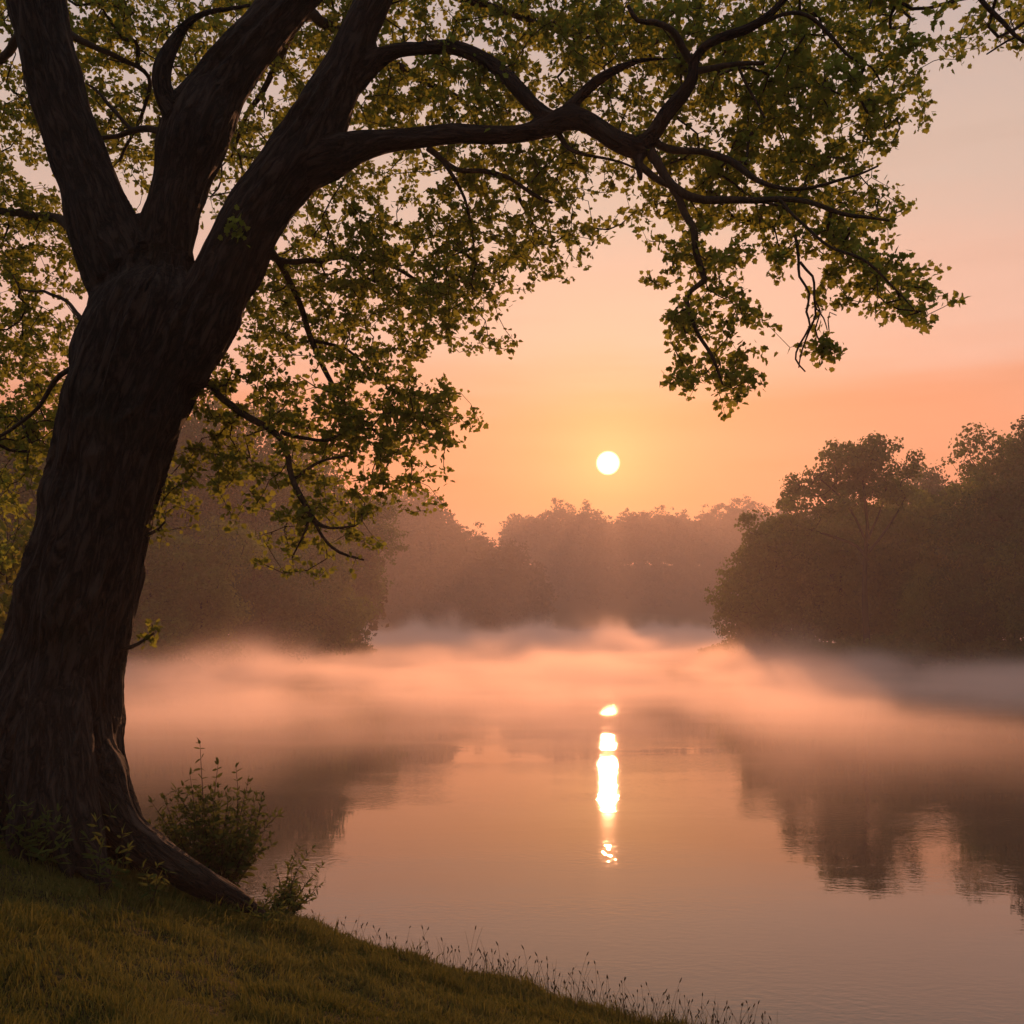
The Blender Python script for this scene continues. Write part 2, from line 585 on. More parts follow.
def chains(Nn, par, cnt, rad, start):
    """split grown nodes (index >= start) into chains that follow the thickest child"""
    kids = {}
    for i in range(start, len(Nn)):
        kids.setdefault(int(par[i]), []).append(i)
    done = np.zeros(len(Nn), dtype=bool)
    out = []
    for i in range(start, len(Nn)):
        if done[i]:
            continue
        p = int(par[i])
        ch = [p, i] if p >= 0 else [i]
        done[i] = True
        cur = i
        while cur in kids:
            ks = [k for k in kids[cur] if not done[k]]
            if not ks:
                break
            k = max(ks, key=lambda q: cnt[q])
            ch.append(k); done[k] = True; cur = k
        out.append(ch)
    return out

def chain_rows(ch, Nn, rad, start):
    rows = np.array([[*Nn[i], rad[i]] for i in ch])
    if len(rows) > 1 and ch[0] < start:
        rows[0, 3] = rows[1, 3] * 1.15
    elif len(rows) > 1:
        rows[0, 3] = min(rows[0, 3], rows[1, 3] * 1.2)
    rows[-1, 3] *= 0.55
    return rows

# leaf templates: outline in the xy plane, root at the origin, tip at +x
def lobed():
    o = [(0, 0), (0.14, 0.26), (0.20, 0.50), (0.42, 0.38), (0.62, 0.47), (0.74, 0.24), (0.98, 0.06), (0.98, -0.06),
         (0.74, -0.24), (0.62, -0.47), (0.42, -0.38), (0.20, -0.50), (0.14, -0.26)]
    V = [(x, y, 0.18 * abs(y) - 0.10 * x * x) for x, y in o] + [(0.42, 0, -0.03)]
    n = len(o)
    return np.array(V), np.array([(i, (i + 1) % n, n) for i in range(n)])
def oval(w=0.34):
    o = [(0, 0), (0.3, w), (0.7, w * 0.8), (1, 0), (0.7, -w * 0.8), (0.3, -w)]
    V = np.array([(x, y, 0.25 * abs(y) - 0.12 * x * x) for x, y in o])
    return V, np.array([(0, 1, 2, 3), (0, 3, 4, 5)])
def clump():
    V = np.array([(-0.5, -0.25, 0), (0.1, -0.5, 0.12), (0.55, 0.1, -0.05), (-0.1, 0.5, 0.1)])
    return V, np.array([(0, 1, 2, 3)])

def leaves(centers, dirs, size, tpl, upbias=0.35, sz_var=0.35, hint=None, hw=0.0):
    """returns verts, faces, tint"""
    TV, TF = tpl
    n = len(centers)
    nrm = rng.normal(0, 1, (n, 3)); nrm /= np.linalg.norm(nrm, axis=1)[:, None]
    nrm = nrm * (1 - upbias) + np.array([0, 0, 1.0]) * upbias
    if hint is not None:
        nrm = nrm * (1 - hw) + hint * hw
    nrm /= np.linalg.norm(nrm, axis=1)[:, None] + 1e-9
    d = dirs - nrm * (dirs * nrm).sum(1)[:, None]
    d /= np.linalg.norm(d, axis=1)[:, None] + 1e-9
    s = np.cross(nrm, d)
    sc = size * (1 + sz_var * rng.uniform(-1, 1, n))
    wv_ = rng.uniform(0.8, 1.15, n)
    V = centers[:, None, :] + sc[:, None, None] * (TV[None, :, 0, None] * d[:, None, :]
        + TV[None, :, 1, None] * s[:, None, :] * wv_[:, None, None] + TV[None, :, 2, None] * nrm[:, None, :])
    off = (np.arange(n) * len(TV))[:, None, None]
    Fc = (TF[None] + off).reshape(-1, TF.shape[1])
    tint = np.repeat(rng.uniform(0, 1, n), len(TV))
    return V.reshape(-1, 3), Fc, tint

# ------------------------------------------------------------------ the big leaning tree
def W(px, py, Y, w):
    p = P(px, py, Y)
    return (p[0], p[1], p[2], w * 0.5 * Y / F)

trunk_paths = {
    'trunk': [[W(38, 930, 8.9, 164), W(42, 850, 8.85, 158), W(47, 790, 8.8, 150), W(51, 740, 8.8, 140), W(61, 673, 8.8, 128), W(73, 620, 8.8, 121),
               W(85, 575, 8.8, 115), W(98, 520, 8.8, 110), W(108, 468, 8.8, 110), W(119, 420, 8.8, 114), W(133, 379, 8.8, 122), W(150, 335, 8.85, 130), W(160, 305, 8.9, 116), W(162, 280, 8.95, 70)]],
    'root': [[W(93, 600, 8.8, 20), W(92, 680, 8.72, 36), W(94, 740, 8.62, 46), W(104, 788, 8.5, 52), W(124, 824, 8.4, 48), W(150, 850, 8.35, 40), W(178, 868, 8.35, 34), W(206, 884, 8.4, 28), W(232, 897, 8.5, 22), W(256, 912, 8.6, 16), W(285, 935, 8.7, 10)],
             [W(88, 640, 8.95, 24), W(97, 700, 8.92, 34), W(103, 755, 8.85, 38), W(113, 800, 8.8, 42), W(128, 845, 8.8, 38), W(150, 885, 8.85, 22)],
             [W(82, 600, 8.7, 16), W(76, 690, 8.45, 30), W(79, 770, 8.2, 34), W(84, 830, 8.08, 38), W(92, 862, 8.0, 34), W(104, 885, 7.85, 20), W(112, 905, 7.8, 10)],
             [W(66, 620, 8.6, 12), W(58, 700, 8.35, 20), W(56, 780, 8.15, 24), W(60, 835, 8.0, 26), W(66, 865, 7.9, 18), W(72, 890, 7.8, 8)],
             [W(52, 600, 8.7, 16), W(40, 690, 8.42, 32), W(32, 780, 8.2, 38), W(26, 840, 8.05, 40), W(24, 868, 7.95, 26), W(22, 895, 7.85, 12)],
             [W(40, 600, 8.8, 16), W(18, 690, 8.65, 36), W(-14, 780, 8.5, 46), W(-46, 840, 8.3, 44), W(-75, 865, 8.15, 30), W(-100, 895, 8.1, 14)],
             [W(58, 690, 9.05, 20), W(60, 765, 9.2, 44), W(68, 830, 9.5, 44), W(100, 880, 9.9, 30), W(115, 920, 10.1, 14)],
             [W(40, 690, 9.0, 24), W(5, 765, 9.15, 54), W(-40, 820, 9.5, 50), W(-90, 860, 9.9, 26)]],
    'limb_left': [[W(150, 330, 8.85, 84), W(128, 285, 8.9, 80), W(110, 246, 8.9, 74), W(97, 206, 8.9, 68), W(76, 150, 8.9, 58), W(62, 112, 8.9, 57), W(54, 78, 8.9, 58), W(44, 35, 8.9, 58),
                   W(36, 0, 8.9, 58), W(22, -60, 8.95, 54), W(10, -130, 9.0, 46), W(-20, -210, 9.1, 36)]],
    'limb_middle': [[W(165, 320, 8.95, 84), W(165, 270, 9.0, 58), W(170, 220, 9.0, 56), W(180, 180, 9.05, 60), W(196, 130, 9.1, 66), W(214, 95, 9.2, 58), W(240, 58, 9.25, 52),
                     W(262, 32, 9.3, 50), W(291, 0, 9.4, 50), W(330, -48, 9.5, 46), W(360, -110, 9.6, 38), W(372, -190, 9.8, 30)],
                    [W(184, 128, 9.0, 26), W(168, 108, 8.95, 21), W(161, 80, 8.9, 20), W(166, 58, 8.9, 19), W(177, 38, 8.9, 15), W(189, 22, 8.85, 10), W(206, 13, 8.8, 8), W(228, 9, 8.8, 7), W(252, 5, 8.8, 6)]],
    'limb_right': [[W(182, 380, 8.75, 52), W(203, 325, 8.7, 66), W(226, 276, 8.65, 64), W(246, 234, 8.6, 62), W(272, 192, 8.6, 62), W(298, 157, 8.6, 64), W(319, 122, 8.6, 58),
                    W(334, 90, 8.6, 50), W(350, 55, 8.6, 44), W(363, 25, 8.6, 42), W(374, 0, 8.6, 42), W(388, -50, 8.6, 38), W(392, -110, 8.7, 32), W(405, -180, 8.8, 24)]],
    'bough_lower': [[W(300, 170, 8.6, 50), W(330, 158, 8.55, 44), W(356, 148, 8.5, 31), W(385, 142, 8.45, 25), W(420, 138, 8.4, 23), W(455, 134, 8.35, 21), W(490, 135, 8.3, 20),
                     W(520, 133, 8.25, 20), W(548, 127, 8.2, 24), W(570, 119, 8.15, 26), W(592, 124, 8.1, 22), W(612, 138, 8.05, 22), W(632, 146, 8.0, 24), W(646, 149, 8.0, 22)],
                    [W(642, 142, 8.0, 16), W(639, 160, 7.97, 13), W(641, 182, 7.95, 7)]],
    'bough_upper': [[W(352, 78, 8.6, 34), W(372, 62, 8.6, 24), W(395, 51, 8.55, 17), W(420, 49, 8.5, 16), W(450, 47, 8.5, 16), W(475, 55, 8.45, 16), W(497, 68, 8.4, 16),
                     W(514, 84, 8.3, 17), W(530, 102, 8.25, 18), W(552, 120, 8.2, 20)]],
    'bough_rising': [[W(640, 148, 8.0, 22), W(654, 132, 7.95, 18), W(666, 113, 7.9, 17), W(683, 94, 7.85, 16), W(693, 77, 7.8, 14), W(693, 60, 7.8, 12)],
                     [W(691, 66, 7.8, 12), W(702, 48, 7.75, 11), W(722, 37, 7.7, 11), W(748, 29, 7.65, 11), W(768, 16, 7.6, 11), W(782, 2, 7.6, 10), W(808, -24, 7.5, 9), W(850, -55, 7.4, 8), (*P(905, -62, 7.3), 0.022)],
                     [W(560, 118, 8.18, 16), W(576, 100, 8.15, 13), W(598, 80, 8.1, 12), W(622, 67, 8.05, 9), W(644, 60, 8.0, 7), W(676, 59, 7.95, 4)]],
}
# thinner branches: rows of px,py,Y,width(px)
thin = {
    'rising_twig': [[(692, 62, 7.8, 8), (682, 42, 7.75, 8), (672, 30, 7.7, 7), (655, 22, 7.7, 6), (638, 20, 7.7, 5), (628, 5, 7.7, 4)]],
    'side_twig_high': [[(692, 72, 7.8, 7), (712, 68, 7.75, 6), (738, 62, 7.7, 5), (765, 62, 7.6, 4)], [(738, 62, 7.7, 3), (750, 90, 7.7, 3), (765, 118, 7.7, 2)],
                       [(748, 29, 7.65, 4), (800, 12, 7.6, 4), (832, 38, 7.6, 4), (852, 56, 7.6, 3), (872, 66, 7.6, 2), (882, 82, 7.6, 2)]],
    'low_branch': [[(650, 150, 8.0, 11), (657, 162, 7.95, 10), (668, 182, 7.9, 9), (684, 196, 7.85, 9), (705, 200, 7.8, 8), (745, 201, 7.7, 7), (778, 199, 7.6, 6), (812, 203, 7.5, 5), (850, 215, 7.4, 4), (890, 222, 7.3, 2)],
                   [(641, 166, 7.96, 7), (655, 178, 7.93, 7), (668, 186, 7.9, 6)],
                   [(778, 199, 7.6, 4), (800, 222, 7.5, 3), (830, 245, 7.4, 3), (868, 262, 7.3, 3), (895, 290, 7.3, 2), (915, 312, 7.3, 1)]],
    'middle_branch': [[(655, 142, 8.0, 8), (675, 150, 7.95, 8), (700, 151, 7.9, 7), (722, 158, 7.85, 7), (742, 172, 7.8, 7), (765, 182, 7.7, 5), (800, 190, 7.6, 4), (840, 180, 7.5, 3), (880, 165, 7.4, 2)]],
    'hanging_branch': [[(672, 188, 7.9, 8), (684, 212, 7.85, 8), (695, 232, 7.8, 7), (698, 252, 7.8, 7), (703, 270, 7.8, 7), (706, 277, 7.78, 6), (692, 292, 7.75, 5), (689, 303, 7.75, 5), (697, 330, 7.7, 4), (708, 350, 7.7, 4), (718, 370, 7.7, 3), (724, 384, 7.7, 2)]],
    'bare_twig': [[(795, 235, 7.5, 3), (800, 258, 7.5, 3), (800, 275, 7.5, 2.6), (809, 292, 7.5, 2.4), (806, 312, 7.5, 2.4), (810, 326, 7.5, 2.2), (801, 344, 7.5, 2), (797, 358, 7.5, 1.8), (806, 370, 7.5, 1.4)],
                  [(800, 262, 7.5, 3), (813, 275, 7.52, 2.6), (814, 297, 7.52, 2.4), (816, 315, 7.52, 2.2), (810, 330, 7.52, 2), (803, 352, 7.52, 1.6), (800, 366, 7.52, 1.2)],
                  [(814, 300, 7.5, 2), (821, 312, 7.5, 1.6), (816, 328, 7.5, 1.6), (822, 342, 7.5, 1.6), (828, 352, 7.5, 1.4)],
                  [(816, 308, 7.5, 1.6), (825, 318, 7.5, 1.4), (829, 330, 7.5, 1.0)], [(829, 330, 7.5, 1.2), (831, 312, 7.5, 1.2), (838, 315, 7.5, 0.9)]],
    'under_branch': [[(428, 148, 8.4, 7), (440, 158, 8.4, 6), (455, 168, 8.4, 5), (472, 171, 8.4, 5), (494, 174, 8.4, 5), (512, 178, 8.4, 4), (534, 193, 8.4, 4), (552, 203, 8.4, 3)],
                     [(440, 158, 8.4, 4), (452, 175, 8.4, 4), (463, 198, 8.5, 3), (470, 222, 8.5, 3), (474, 248, 8.5, 2)],
                     [(556, 130, 8.2, 7), (564, 145, 8.18, 5), (574, 153, 8.15, 4), (592, 158, 8.15, 3), (620, 162, 8.1, 2.5), (640, 170, 8.1, 2)]],
    'weeping_branch': [[(186, 370, 9.0, 9), (198, 377, 9.0, 8), (209, 383, 9.0, 8), (220, 395, 9.0, 7), (234, 407, 9.0, 7), (250, 417, 9.0, 7), (268, 427, 9.0, 7), (281, 440, 8.95, 6), (288, 455, 8.9, 6),
                        (291, 472, 8.85, 6), (297, 490, 8.8, 6), (306, 508, 8.8, 6), (315, 521, 8.8, 5), (332, 527, 8.8, 3), (355, 526, 8.8, 2)],
                       [(281, 432, 8.95, 5), (300, 438, 8.95, 4), (325, 441, 8.95, 3), (345, 432, 9.0, 3), (372, 428, 9.0, 2)],
                       [(308, 512, 8.8, 4), (322, 535, 8.8, 3), (340, 552, 8.8, 3), (362, 562, 8.8, 2)], [(308, 520, 8.8, 3), (300, 540, 8.8, 2), (292, 556, 8.8, 1.5)],
                       [(293, 480, 8.85, 3), (320, 462, 8.9, 3), (350, 455, 8.9, 2)]],
    'drooping_branch': [[(262, 240, 9.2, 8), (280, 262, 9.6, 7), (298, 300, 9.9, 6), (312, 340, 10.0, 6), (330, 380, 10.0, 5), (346, 405, 10.0, 3)],
                        [(250, 250, 9.2, 7), (300, 262, 9.8, 6), (350, 258, 10.1, 5), (400, 270, 10.2, 4), (440, 300, 10.2, 3)],
                        [(312, 340, 10.0, 4), (350, 350, 10.0, 3), (385, 385, 10.0, 2)]],
    'trunk_sprig': [[(108, 655, 8.8, 5), (130, 648, 8.8, 4), (143, 640, 8.8, 3), (153, 632, 8.8, 2)], [(128, 540, 8.8, 5), (148, 535, 8.8, 4), (158, 530, 8.8, 3), (166, 520, 8.8, 2)]],
    'cross_branch': [[(162, 133, 9.1, 7), (146, 129, 9.15, 7), (130, 130, 9.2, 6), (116, 136, 9.3, 5), (96, 138, 9.4, 4)], [(132, 130, 9.2, 4), (112, 108, 9.3, 4), (98, 92, 9.4, 3), (86, 84, 9.5, 2)]],
    'left_branch': [[(84, 362, 8.9, 8), (66, 370, 9.0, 6), (52, 384, 9.2, 5), (36, 410, 9.3, 4), (15, 428, 9.4, 4), (-10, 440, 9.5, 3)],
                    [(90, 250, 9.0, 12), (60, 220, 9.8, 9), (25, 215, 10.3, 8), (-30, 205, 10.6, 6), (-90, 190, 10.8, 4)],
                    [(30, 20, 9.0, 12), (0, 60, 9.8, 8), (-40, 90, 10.3, 6), (-80, 110, 10.6, 4)], [(88, 330, 9.0, 6), (70, 305, 9.3, 4), (45, 292, 9.5, 3), (20, 290, 9.7, 2)],
                    [(60, 30, 9.0, 9), (90, 45, 9.6, 6), (125, 60, 10.1, 5), (150, 85, 10.4, 4), (120, 160, 10.5, 3)]],
    'back_branch': [[(290, 10, 9.4, 14), (340, 30, 10.2, 9), (420, 80, 10.5, 7), (470, 110, 10.5, 5), (520, 200, 10.4, 4), (540, 240, 10.3, 3)],
                    [(300, 0, 9.4, 10), (280, 60, 10.2, 7), (250, 110, 10.6, 5), (230, 160, 10.7, 3)],
                    [(378, -20, 8.7, 14), (430, -10, 9.2, 9), (500, 10, 9.5, 7), (560, 30, 9.5, 5), (610, 40, 9.4, 3)]],
    'corner_branch': [[(905, -62, 7.3, 6), (945, -40, 7.25, 5), (979, 0, 7.2, 5), (998, 20, 7.2, 5), (1014, 36, 7.2, 4), (1040, 48, 7.2, 3)],
                      [(905, -62, 7.3, 5), (880, -20, 7.3, 3), (868, 10, 7.3, 2)], [(1014, 38, 7.2, 2.5), (1000, 48, 7.2, 2), (988, 56, 7.2, 1.5)]],
}

for _k, _grp in (('left_branch', [[0], [1], [2], [3], [4]]), ('back_branch', [[0], [1], [2]]), ('under_branch', [[0, 1], [2]]), ('trunk_sprig', [[0], [1]])):
    _p = thin.pop(_k)
    for _i, _g in enumerate(_grp):
        thin[_k + str(_i)] = [_p[j] for j in _g]

DENS = [  # coverage of leaves, one digit per 32 px cell of the crown
    "57986888877775667999988888884457",
    "25886877887667677789989998867264",
    "66873567676788776676587998676000",
    "87676576564796885636787899675000",
    "76677567655555667756888998860000",
    "63655567766645777755788998510000",
    "88650055667856777514778898864000",
    "66600004567886776530255667862000",
    "86500006878878876320456233877200",
    "65300007886788730000367503277300",
    "88600006787477420000065404023000",
    "87600056657863000000166500000000",
    "78500055666686200000034200000000",
    "98800043356688300000000000000000",
    "88700566666672000000000000000000",
    "76001755566643000000000000000000",
    "63003101465300000000000000000000",
    "31000100323300000000000000000000",
]

def build_big_tree():
    root = empty('oak_tree', P(48, 850, 8.8))
    tag(root, 'big dark leaning tree with three limbs rising from the grassy bank at the left', 'tree')
    inv = np.array(root.location)
    labels = list(trunk_paths.keys())
    V, Fc, sk = [], [], []
    for li, k in enumerate(labels):
        for path in trunk_paths[k]:
            c = catmull(path, 0.12)
            q = np.stack([c[:, 0], c[:, 1], c[:, 2]], 1)
            wobr = 1 + (0.05 if k != 'root' else 0.16) * vnoise(q * (2.2 if k != 'root' else 5.0), 11 + li)
            c[:, 3] *= wobr
            tube(c, 20 if c[0, 3] > 0.12 else 12, V, Fc)
            fine = catmull(path, 0.03)
            tan = np.gradient(fine[:, :3], axis=0); tan /= np.linalg.norm(tan, axis=1)[:, None]
            ln = np.concatenate([[0], np.cumsum(np.linalg.norm(np.diff(fine[:, :3], axis=0), axis=1))])
            ref = np.array([0, 1.0, 0]); u = np.cross(tan[0], ref); u /= np.linalg.norm(u)
            for i in range(len(fine)):
                u = u - tan[i] * np.dot(u, tan[i]); u /= np.linalg.norm(u)
                w = np.cross(tan[i], u)
                sk.append((*fine[i], *u, *w, ln[i], li, *tan[i]))
    me = mesh_np('tmp', np.vstack(V), fix_quads(Fc), M_BARK)
    ob = bpy.data.objects.new('tmp', me); COL.objects.link(ob)
    md = ob.modifiers.new('r', 'REMESH'); md.mode = 'VOXEL'; md.voxel_size = 0.017; md.use_smooth_shade = True
    dg = bpy.context.evaluated_depsgraph_get()
    rm = bpy.data.meshes.new_from_object(ob.evaluated_get(dg))
    bpy.data.objects.remove(ob)
    n = len(rm.vertices)
    v = np.zeros(n * 3, dtype=np.float32); rm.vertices.foreach_get('co', v); v = v.reshape(-1, 3).astype(float)
    e = np.zeros(len(rm.edges) * 2, dtype=np.int32); rm.edges.foreach_get('vertices', e); e = e.reshape(-1, 2)
    deg = np.bincount(e.ravel(), minlength=n)[:, None]
    for it in range(7):
        s = np.zeros_like(v)
        for ax in range(3):
            s[:, ax] = np.bincount(e[:, 0], v[e[:, 1], ax], n) + np.bincount(e[:, 1], v[e[:, 0], ax], n)
        v = v * 0.4 + 0.6 * s / np.maximum(deg, 1)
    sk = np.array(sk)
    near = np.zeros(n, dtype=int)
    for a in range(0, n, 4000):
        d = np.sqrt(((v[a:a + 4000, None, :] - sk[None, :, :3]) ** 2).sum(2)) - sk[None, :, 3]
        near[a:a + 4000] = np.argmin(d, 1)
    S = sk[near]
    rel = v - S[:, :3]
    ca = (rel * S[:, 4:7]).sum(1); cb = (rel * S[:, 7:10]).sum(1); cl_ = (rel * S[:, 12:15]).sum(1)
    rr = np.sqrt(ca * ca + cb * cb) + 1e-6
    Rr = S[:, 3]
    bark = np.stack([ca / rr * np.maximum(Rr, 0.06), cb / rr * np.maximum(Rr, 0.06), S[:, 10] + cl_], 1)
    # outward bark relief: long furrows that follow each limb
    nrm = np.zeros(n * 3, dtype=np.float32)
    rm.vertices.foreach_set('co', v.ravel().astype(np.float32)); rm.update()
    rm.vertices.foreach_get('normal', nrm) if hasattr(rm.vertices[0], 'normal') else None
    nrm = nrm.reshape(-1, 3)
    q = bark * np.array([9, 9, 1.3])
    q[:, :2] += 0.8 * np.stack([vnoise(bark * 2.0, 61), vnoise(bark * 2.0, 62)], 1)
    f1 = -np.abs(vnoise(q, 21)) * 0.075
    f2 = vnoise(bark * np.array([22, 22, 4]), 22) * 0.024
    f3 = vnoise(v * 2.6, 23) * 0.030
    amp = np.clip(Rr / 0.35, 0.12, 1.0)
    v = v + nrm * ((f1 + f2 + f3) * amp)[:, None]
    # small hollow knot and burls on the trunk
    for (kx, ky, kY, kr, kd) in ((131, 573, 8.38, 0.07, -0.06), (48, 492, 8.55, 0.13, 0.05), (76, 345, 8.6, 0.14, 0.06), (225, 300, 8.35, 0.16, 0.05)):
        c = P(kx, ky, kY)
        g = np.exp(-((v - c) ** 2).sum(1) / kr ** 2)
        v = v + nrm * (kd * g)[:, None]
    faces = np.zeros(len(rm.loops), dtype=np.int32); rm.loops.foreach_get('vertex_index', faces)
    lt = np.zeros(len(rm.polygons), dtype=np.int32); rm.polygons.foreach_get('loop_total', lt)
    assert lt.min() == 4 and lt.max() == 4
    faces = faces.reshape(-1, 4)
    flab = S[faces[:, 0], 11].astype(int)
    cats = {'trunk': 'trunk', 'root': 'root', 'limb_left': 'limb', 'limb_middle': 'limb', 'limb_right': 'limb',
            'bough_lower': 'bough', 'bough_upper': 'bough', 'bough_rising': 'bough'}
    partobj = {}
    for li, k in enumerate(labels):
        fsel = faces[flab == li]
        u, invx = np.unique(fsel, return_inverse=True)
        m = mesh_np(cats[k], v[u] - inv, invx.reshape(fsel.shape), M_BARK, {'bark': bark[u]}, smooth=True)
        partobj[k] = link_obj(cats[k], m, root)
    # ---- skeleton nodes that twigs may spring from
    nodes, par, lab, names = [], [], [], []
    def add_path(rows, li):
        st = len(nodes)
        for i, r in enumerate(rows):
            nodes.append(r[:3]); par.append(len(nodes) - 2 if i else -1); lab.append(li)
    thinrows = {}
    for k in ('limb_left', 'limb_middle', 'limb_right', 'bough_lower', 'bough_upper', 'bough_rising'):
        names.append(k)
        for path in trunk_paths[k]:
            c = catmull(path, 0.12)
            if k.startswith('limb'):
                c = c[[i for i in range(len(c)) if c[i, 2] > P(0, 150, 8.8)[2]]]
            add_path(c, len(names) - 1)
    for k, paths in thin.items():
        names.append(k)
        thinrows[k] = []
        for path in paths:
            c = catmull([W(*r) for r in path], 0.07)
            jit = np.stack([vnoise(c[:, :3] * 5, 31), vnoise(c[:, :3] * 5, 32), vnoise(c[:, :3] * 5, 33)], 1)
            c[1:, :3] += 0.018 * jit[1:]
            thinrows[k].append(c)
            add_path(c if k != 'bare_twig' else c[len(c) // 2:], len(names) - 1)
    nodes = np.array(nodes); par = np.array(par); lab = np.array(lab)
    # ---- leafy twig ends spread through the crown
    tips = []
    def depth_range(px, py):
        if px < 330: return (9.7, 12.2)
        if px < 420: return (9.2, 11.5)
        if px < 640: return (8.3, 10.6)
        if py > 230: return (7.5, 8.7)
        if rng.random() < 0.04: return (7.3, 7.8)
        return (7.95, 10.2)
    def cell(px, py, d):
        if d <= 0: return
        cov = min(0.92, 0.10 + 0.86 * d / 9.0)
        if px >= 600: cov = min(cov * 0.95, 0.88)
        lam = -math.log(1 - cov) * (14.0 if px < 600 else 12.5)
        lo, hi = depth_range(px + 16, py + 16)
        if py >= 352 and px < 470 and px > 130: lo, hi = 8.7, 9.9
        for _ in range(rng.poisson(lam)):
            x = px + rng.uniform(-2, 34); y = py + rng.uniform(-2, 34)
            Y = rng.uniform(lo, hi)
            p = P(x, y, Y)
            g = nz3((p[0] * 1.5, p[1] * 1.5, p[2] * 3.6)) + 0.6 * nz3((p[0] * 4.5 + 9, p[1] * 4.5, p[2] * 9))
            if g < -0.20 - (d - 5) * 0.06 and rng.random() < 0.8:
                continue
            tips.append(p)
    for r, row in enumerate(DENS):
        for c, ch in enumerate(row):
            cell(c * 32, r * 32, int(ch))
    for r in range(-4, 0):
        for c in range(-6, 29):
            cell(c * 32, r * 32, 6 if r > -3 else 4)
    for r in range(0, 13):
        for c in range(-6, 0):
            cell(c * 32, r * 32, 6)
    for r in range(-3, 2):
        for c in range(30, 35):
            if r < 1 and (r < 0 or c > 31): cell(c * 32, r * 32, 5)
    for x, y in [(150, 622), (156, 632), (148, 640), (158, 520), (163, 532), (160, 545), (238, 228), (228, 236), (246, 238),
                 (817, 337), (826, 338), (818, 350), (828, 349), (835, 350), (821, 358), (834, 362), (783, 270), (779, 262)]:
        Yy = 8.15 if (x < 260 and y < 300) else (7.5 if x > 700 else 8.9)
        tips.append(P(x, y, Yy))
    tips = np.array(tips)
    nfix = len(nodes)
    Nn, pr, lb, tipn = grow(nodes, par, lab, tips, 0.13, jit=0.5)
    rad, cnt = radii(Nn, pr, nfix, 0.0028, 0.42, 0.022)
    wood = {i: ([], []) for i in range(len(names))}
    for ch in chains(Nn, pr, cnt, rad, nfix):
        li = int(lb[ch[-1]])
        tube(chain_rows(ch, Nn, rad, nfix), 4, *wood[li], cap=False)
    # leaves
    tl = lb[tipn]
    tdir = Nn[tipn] - Nn[pr[tipn]]
    tdir /= np.linalg.norm(tdir, axis=1)[:, None] + 1e-9
    tpl = lobed()
    for li, nm in enumerate(names):
        sel = np.where(tl == li)[0]
        if nm in thinrows:
            pv, pf = wood[li]
            for c in thinrows[nm]:
                tube(c, 7, pv, pf, wob=0.06, cap=False)
            if pv:
                part = link_obj('branch', mesh_np('branch', np.vstack(pv) - inv, fix_quads(pf), M_TWIG, smooth=True), root,
                                label='nearly bare hanging twig with a few leaves at its end' if nm == 'bare_twig' else None)
        else:
            part = partobj[nm]
            pv, pf = wood[li]
            if pv:
                link_obj('twigs', mesh_np('twigs', np.vstack(pv) - inv, fix_quads(pf), M_TWIG, smooth=True), part)
        if not len(sel):
            continue
        k = 17
        c = np.repeat(Nn[tipn[sel]], k, 0)
        d = np.repeat(tdir[sel], k, 0)
        out_ = rng.normal(0, 1, c.shape); out_[:, 2] *= 0.6
        out_ /= np.linalg.norm(out_, axis=1)[:, None]
        dd = d * 0.5 + out_
        back_ = rng.uniform(-0.13, 0.02, (len(c), 1))
        c = c + d * back_ + out_ * rng.uniform(0.005, 0.065, (len(c), 1))
        V_, F_, T_ = leaves(c, dd, 0.041, tpl, upbias=0.30, sz_var=0.45)
        m = mesh_np('leaves', V_ - inv, F_, M_LEAF, {'tint': T_})
        link_obj('leaves', m, part)
    print('big tree tips', len(tips), 'nodes', len(Nn))
build_big_tree()

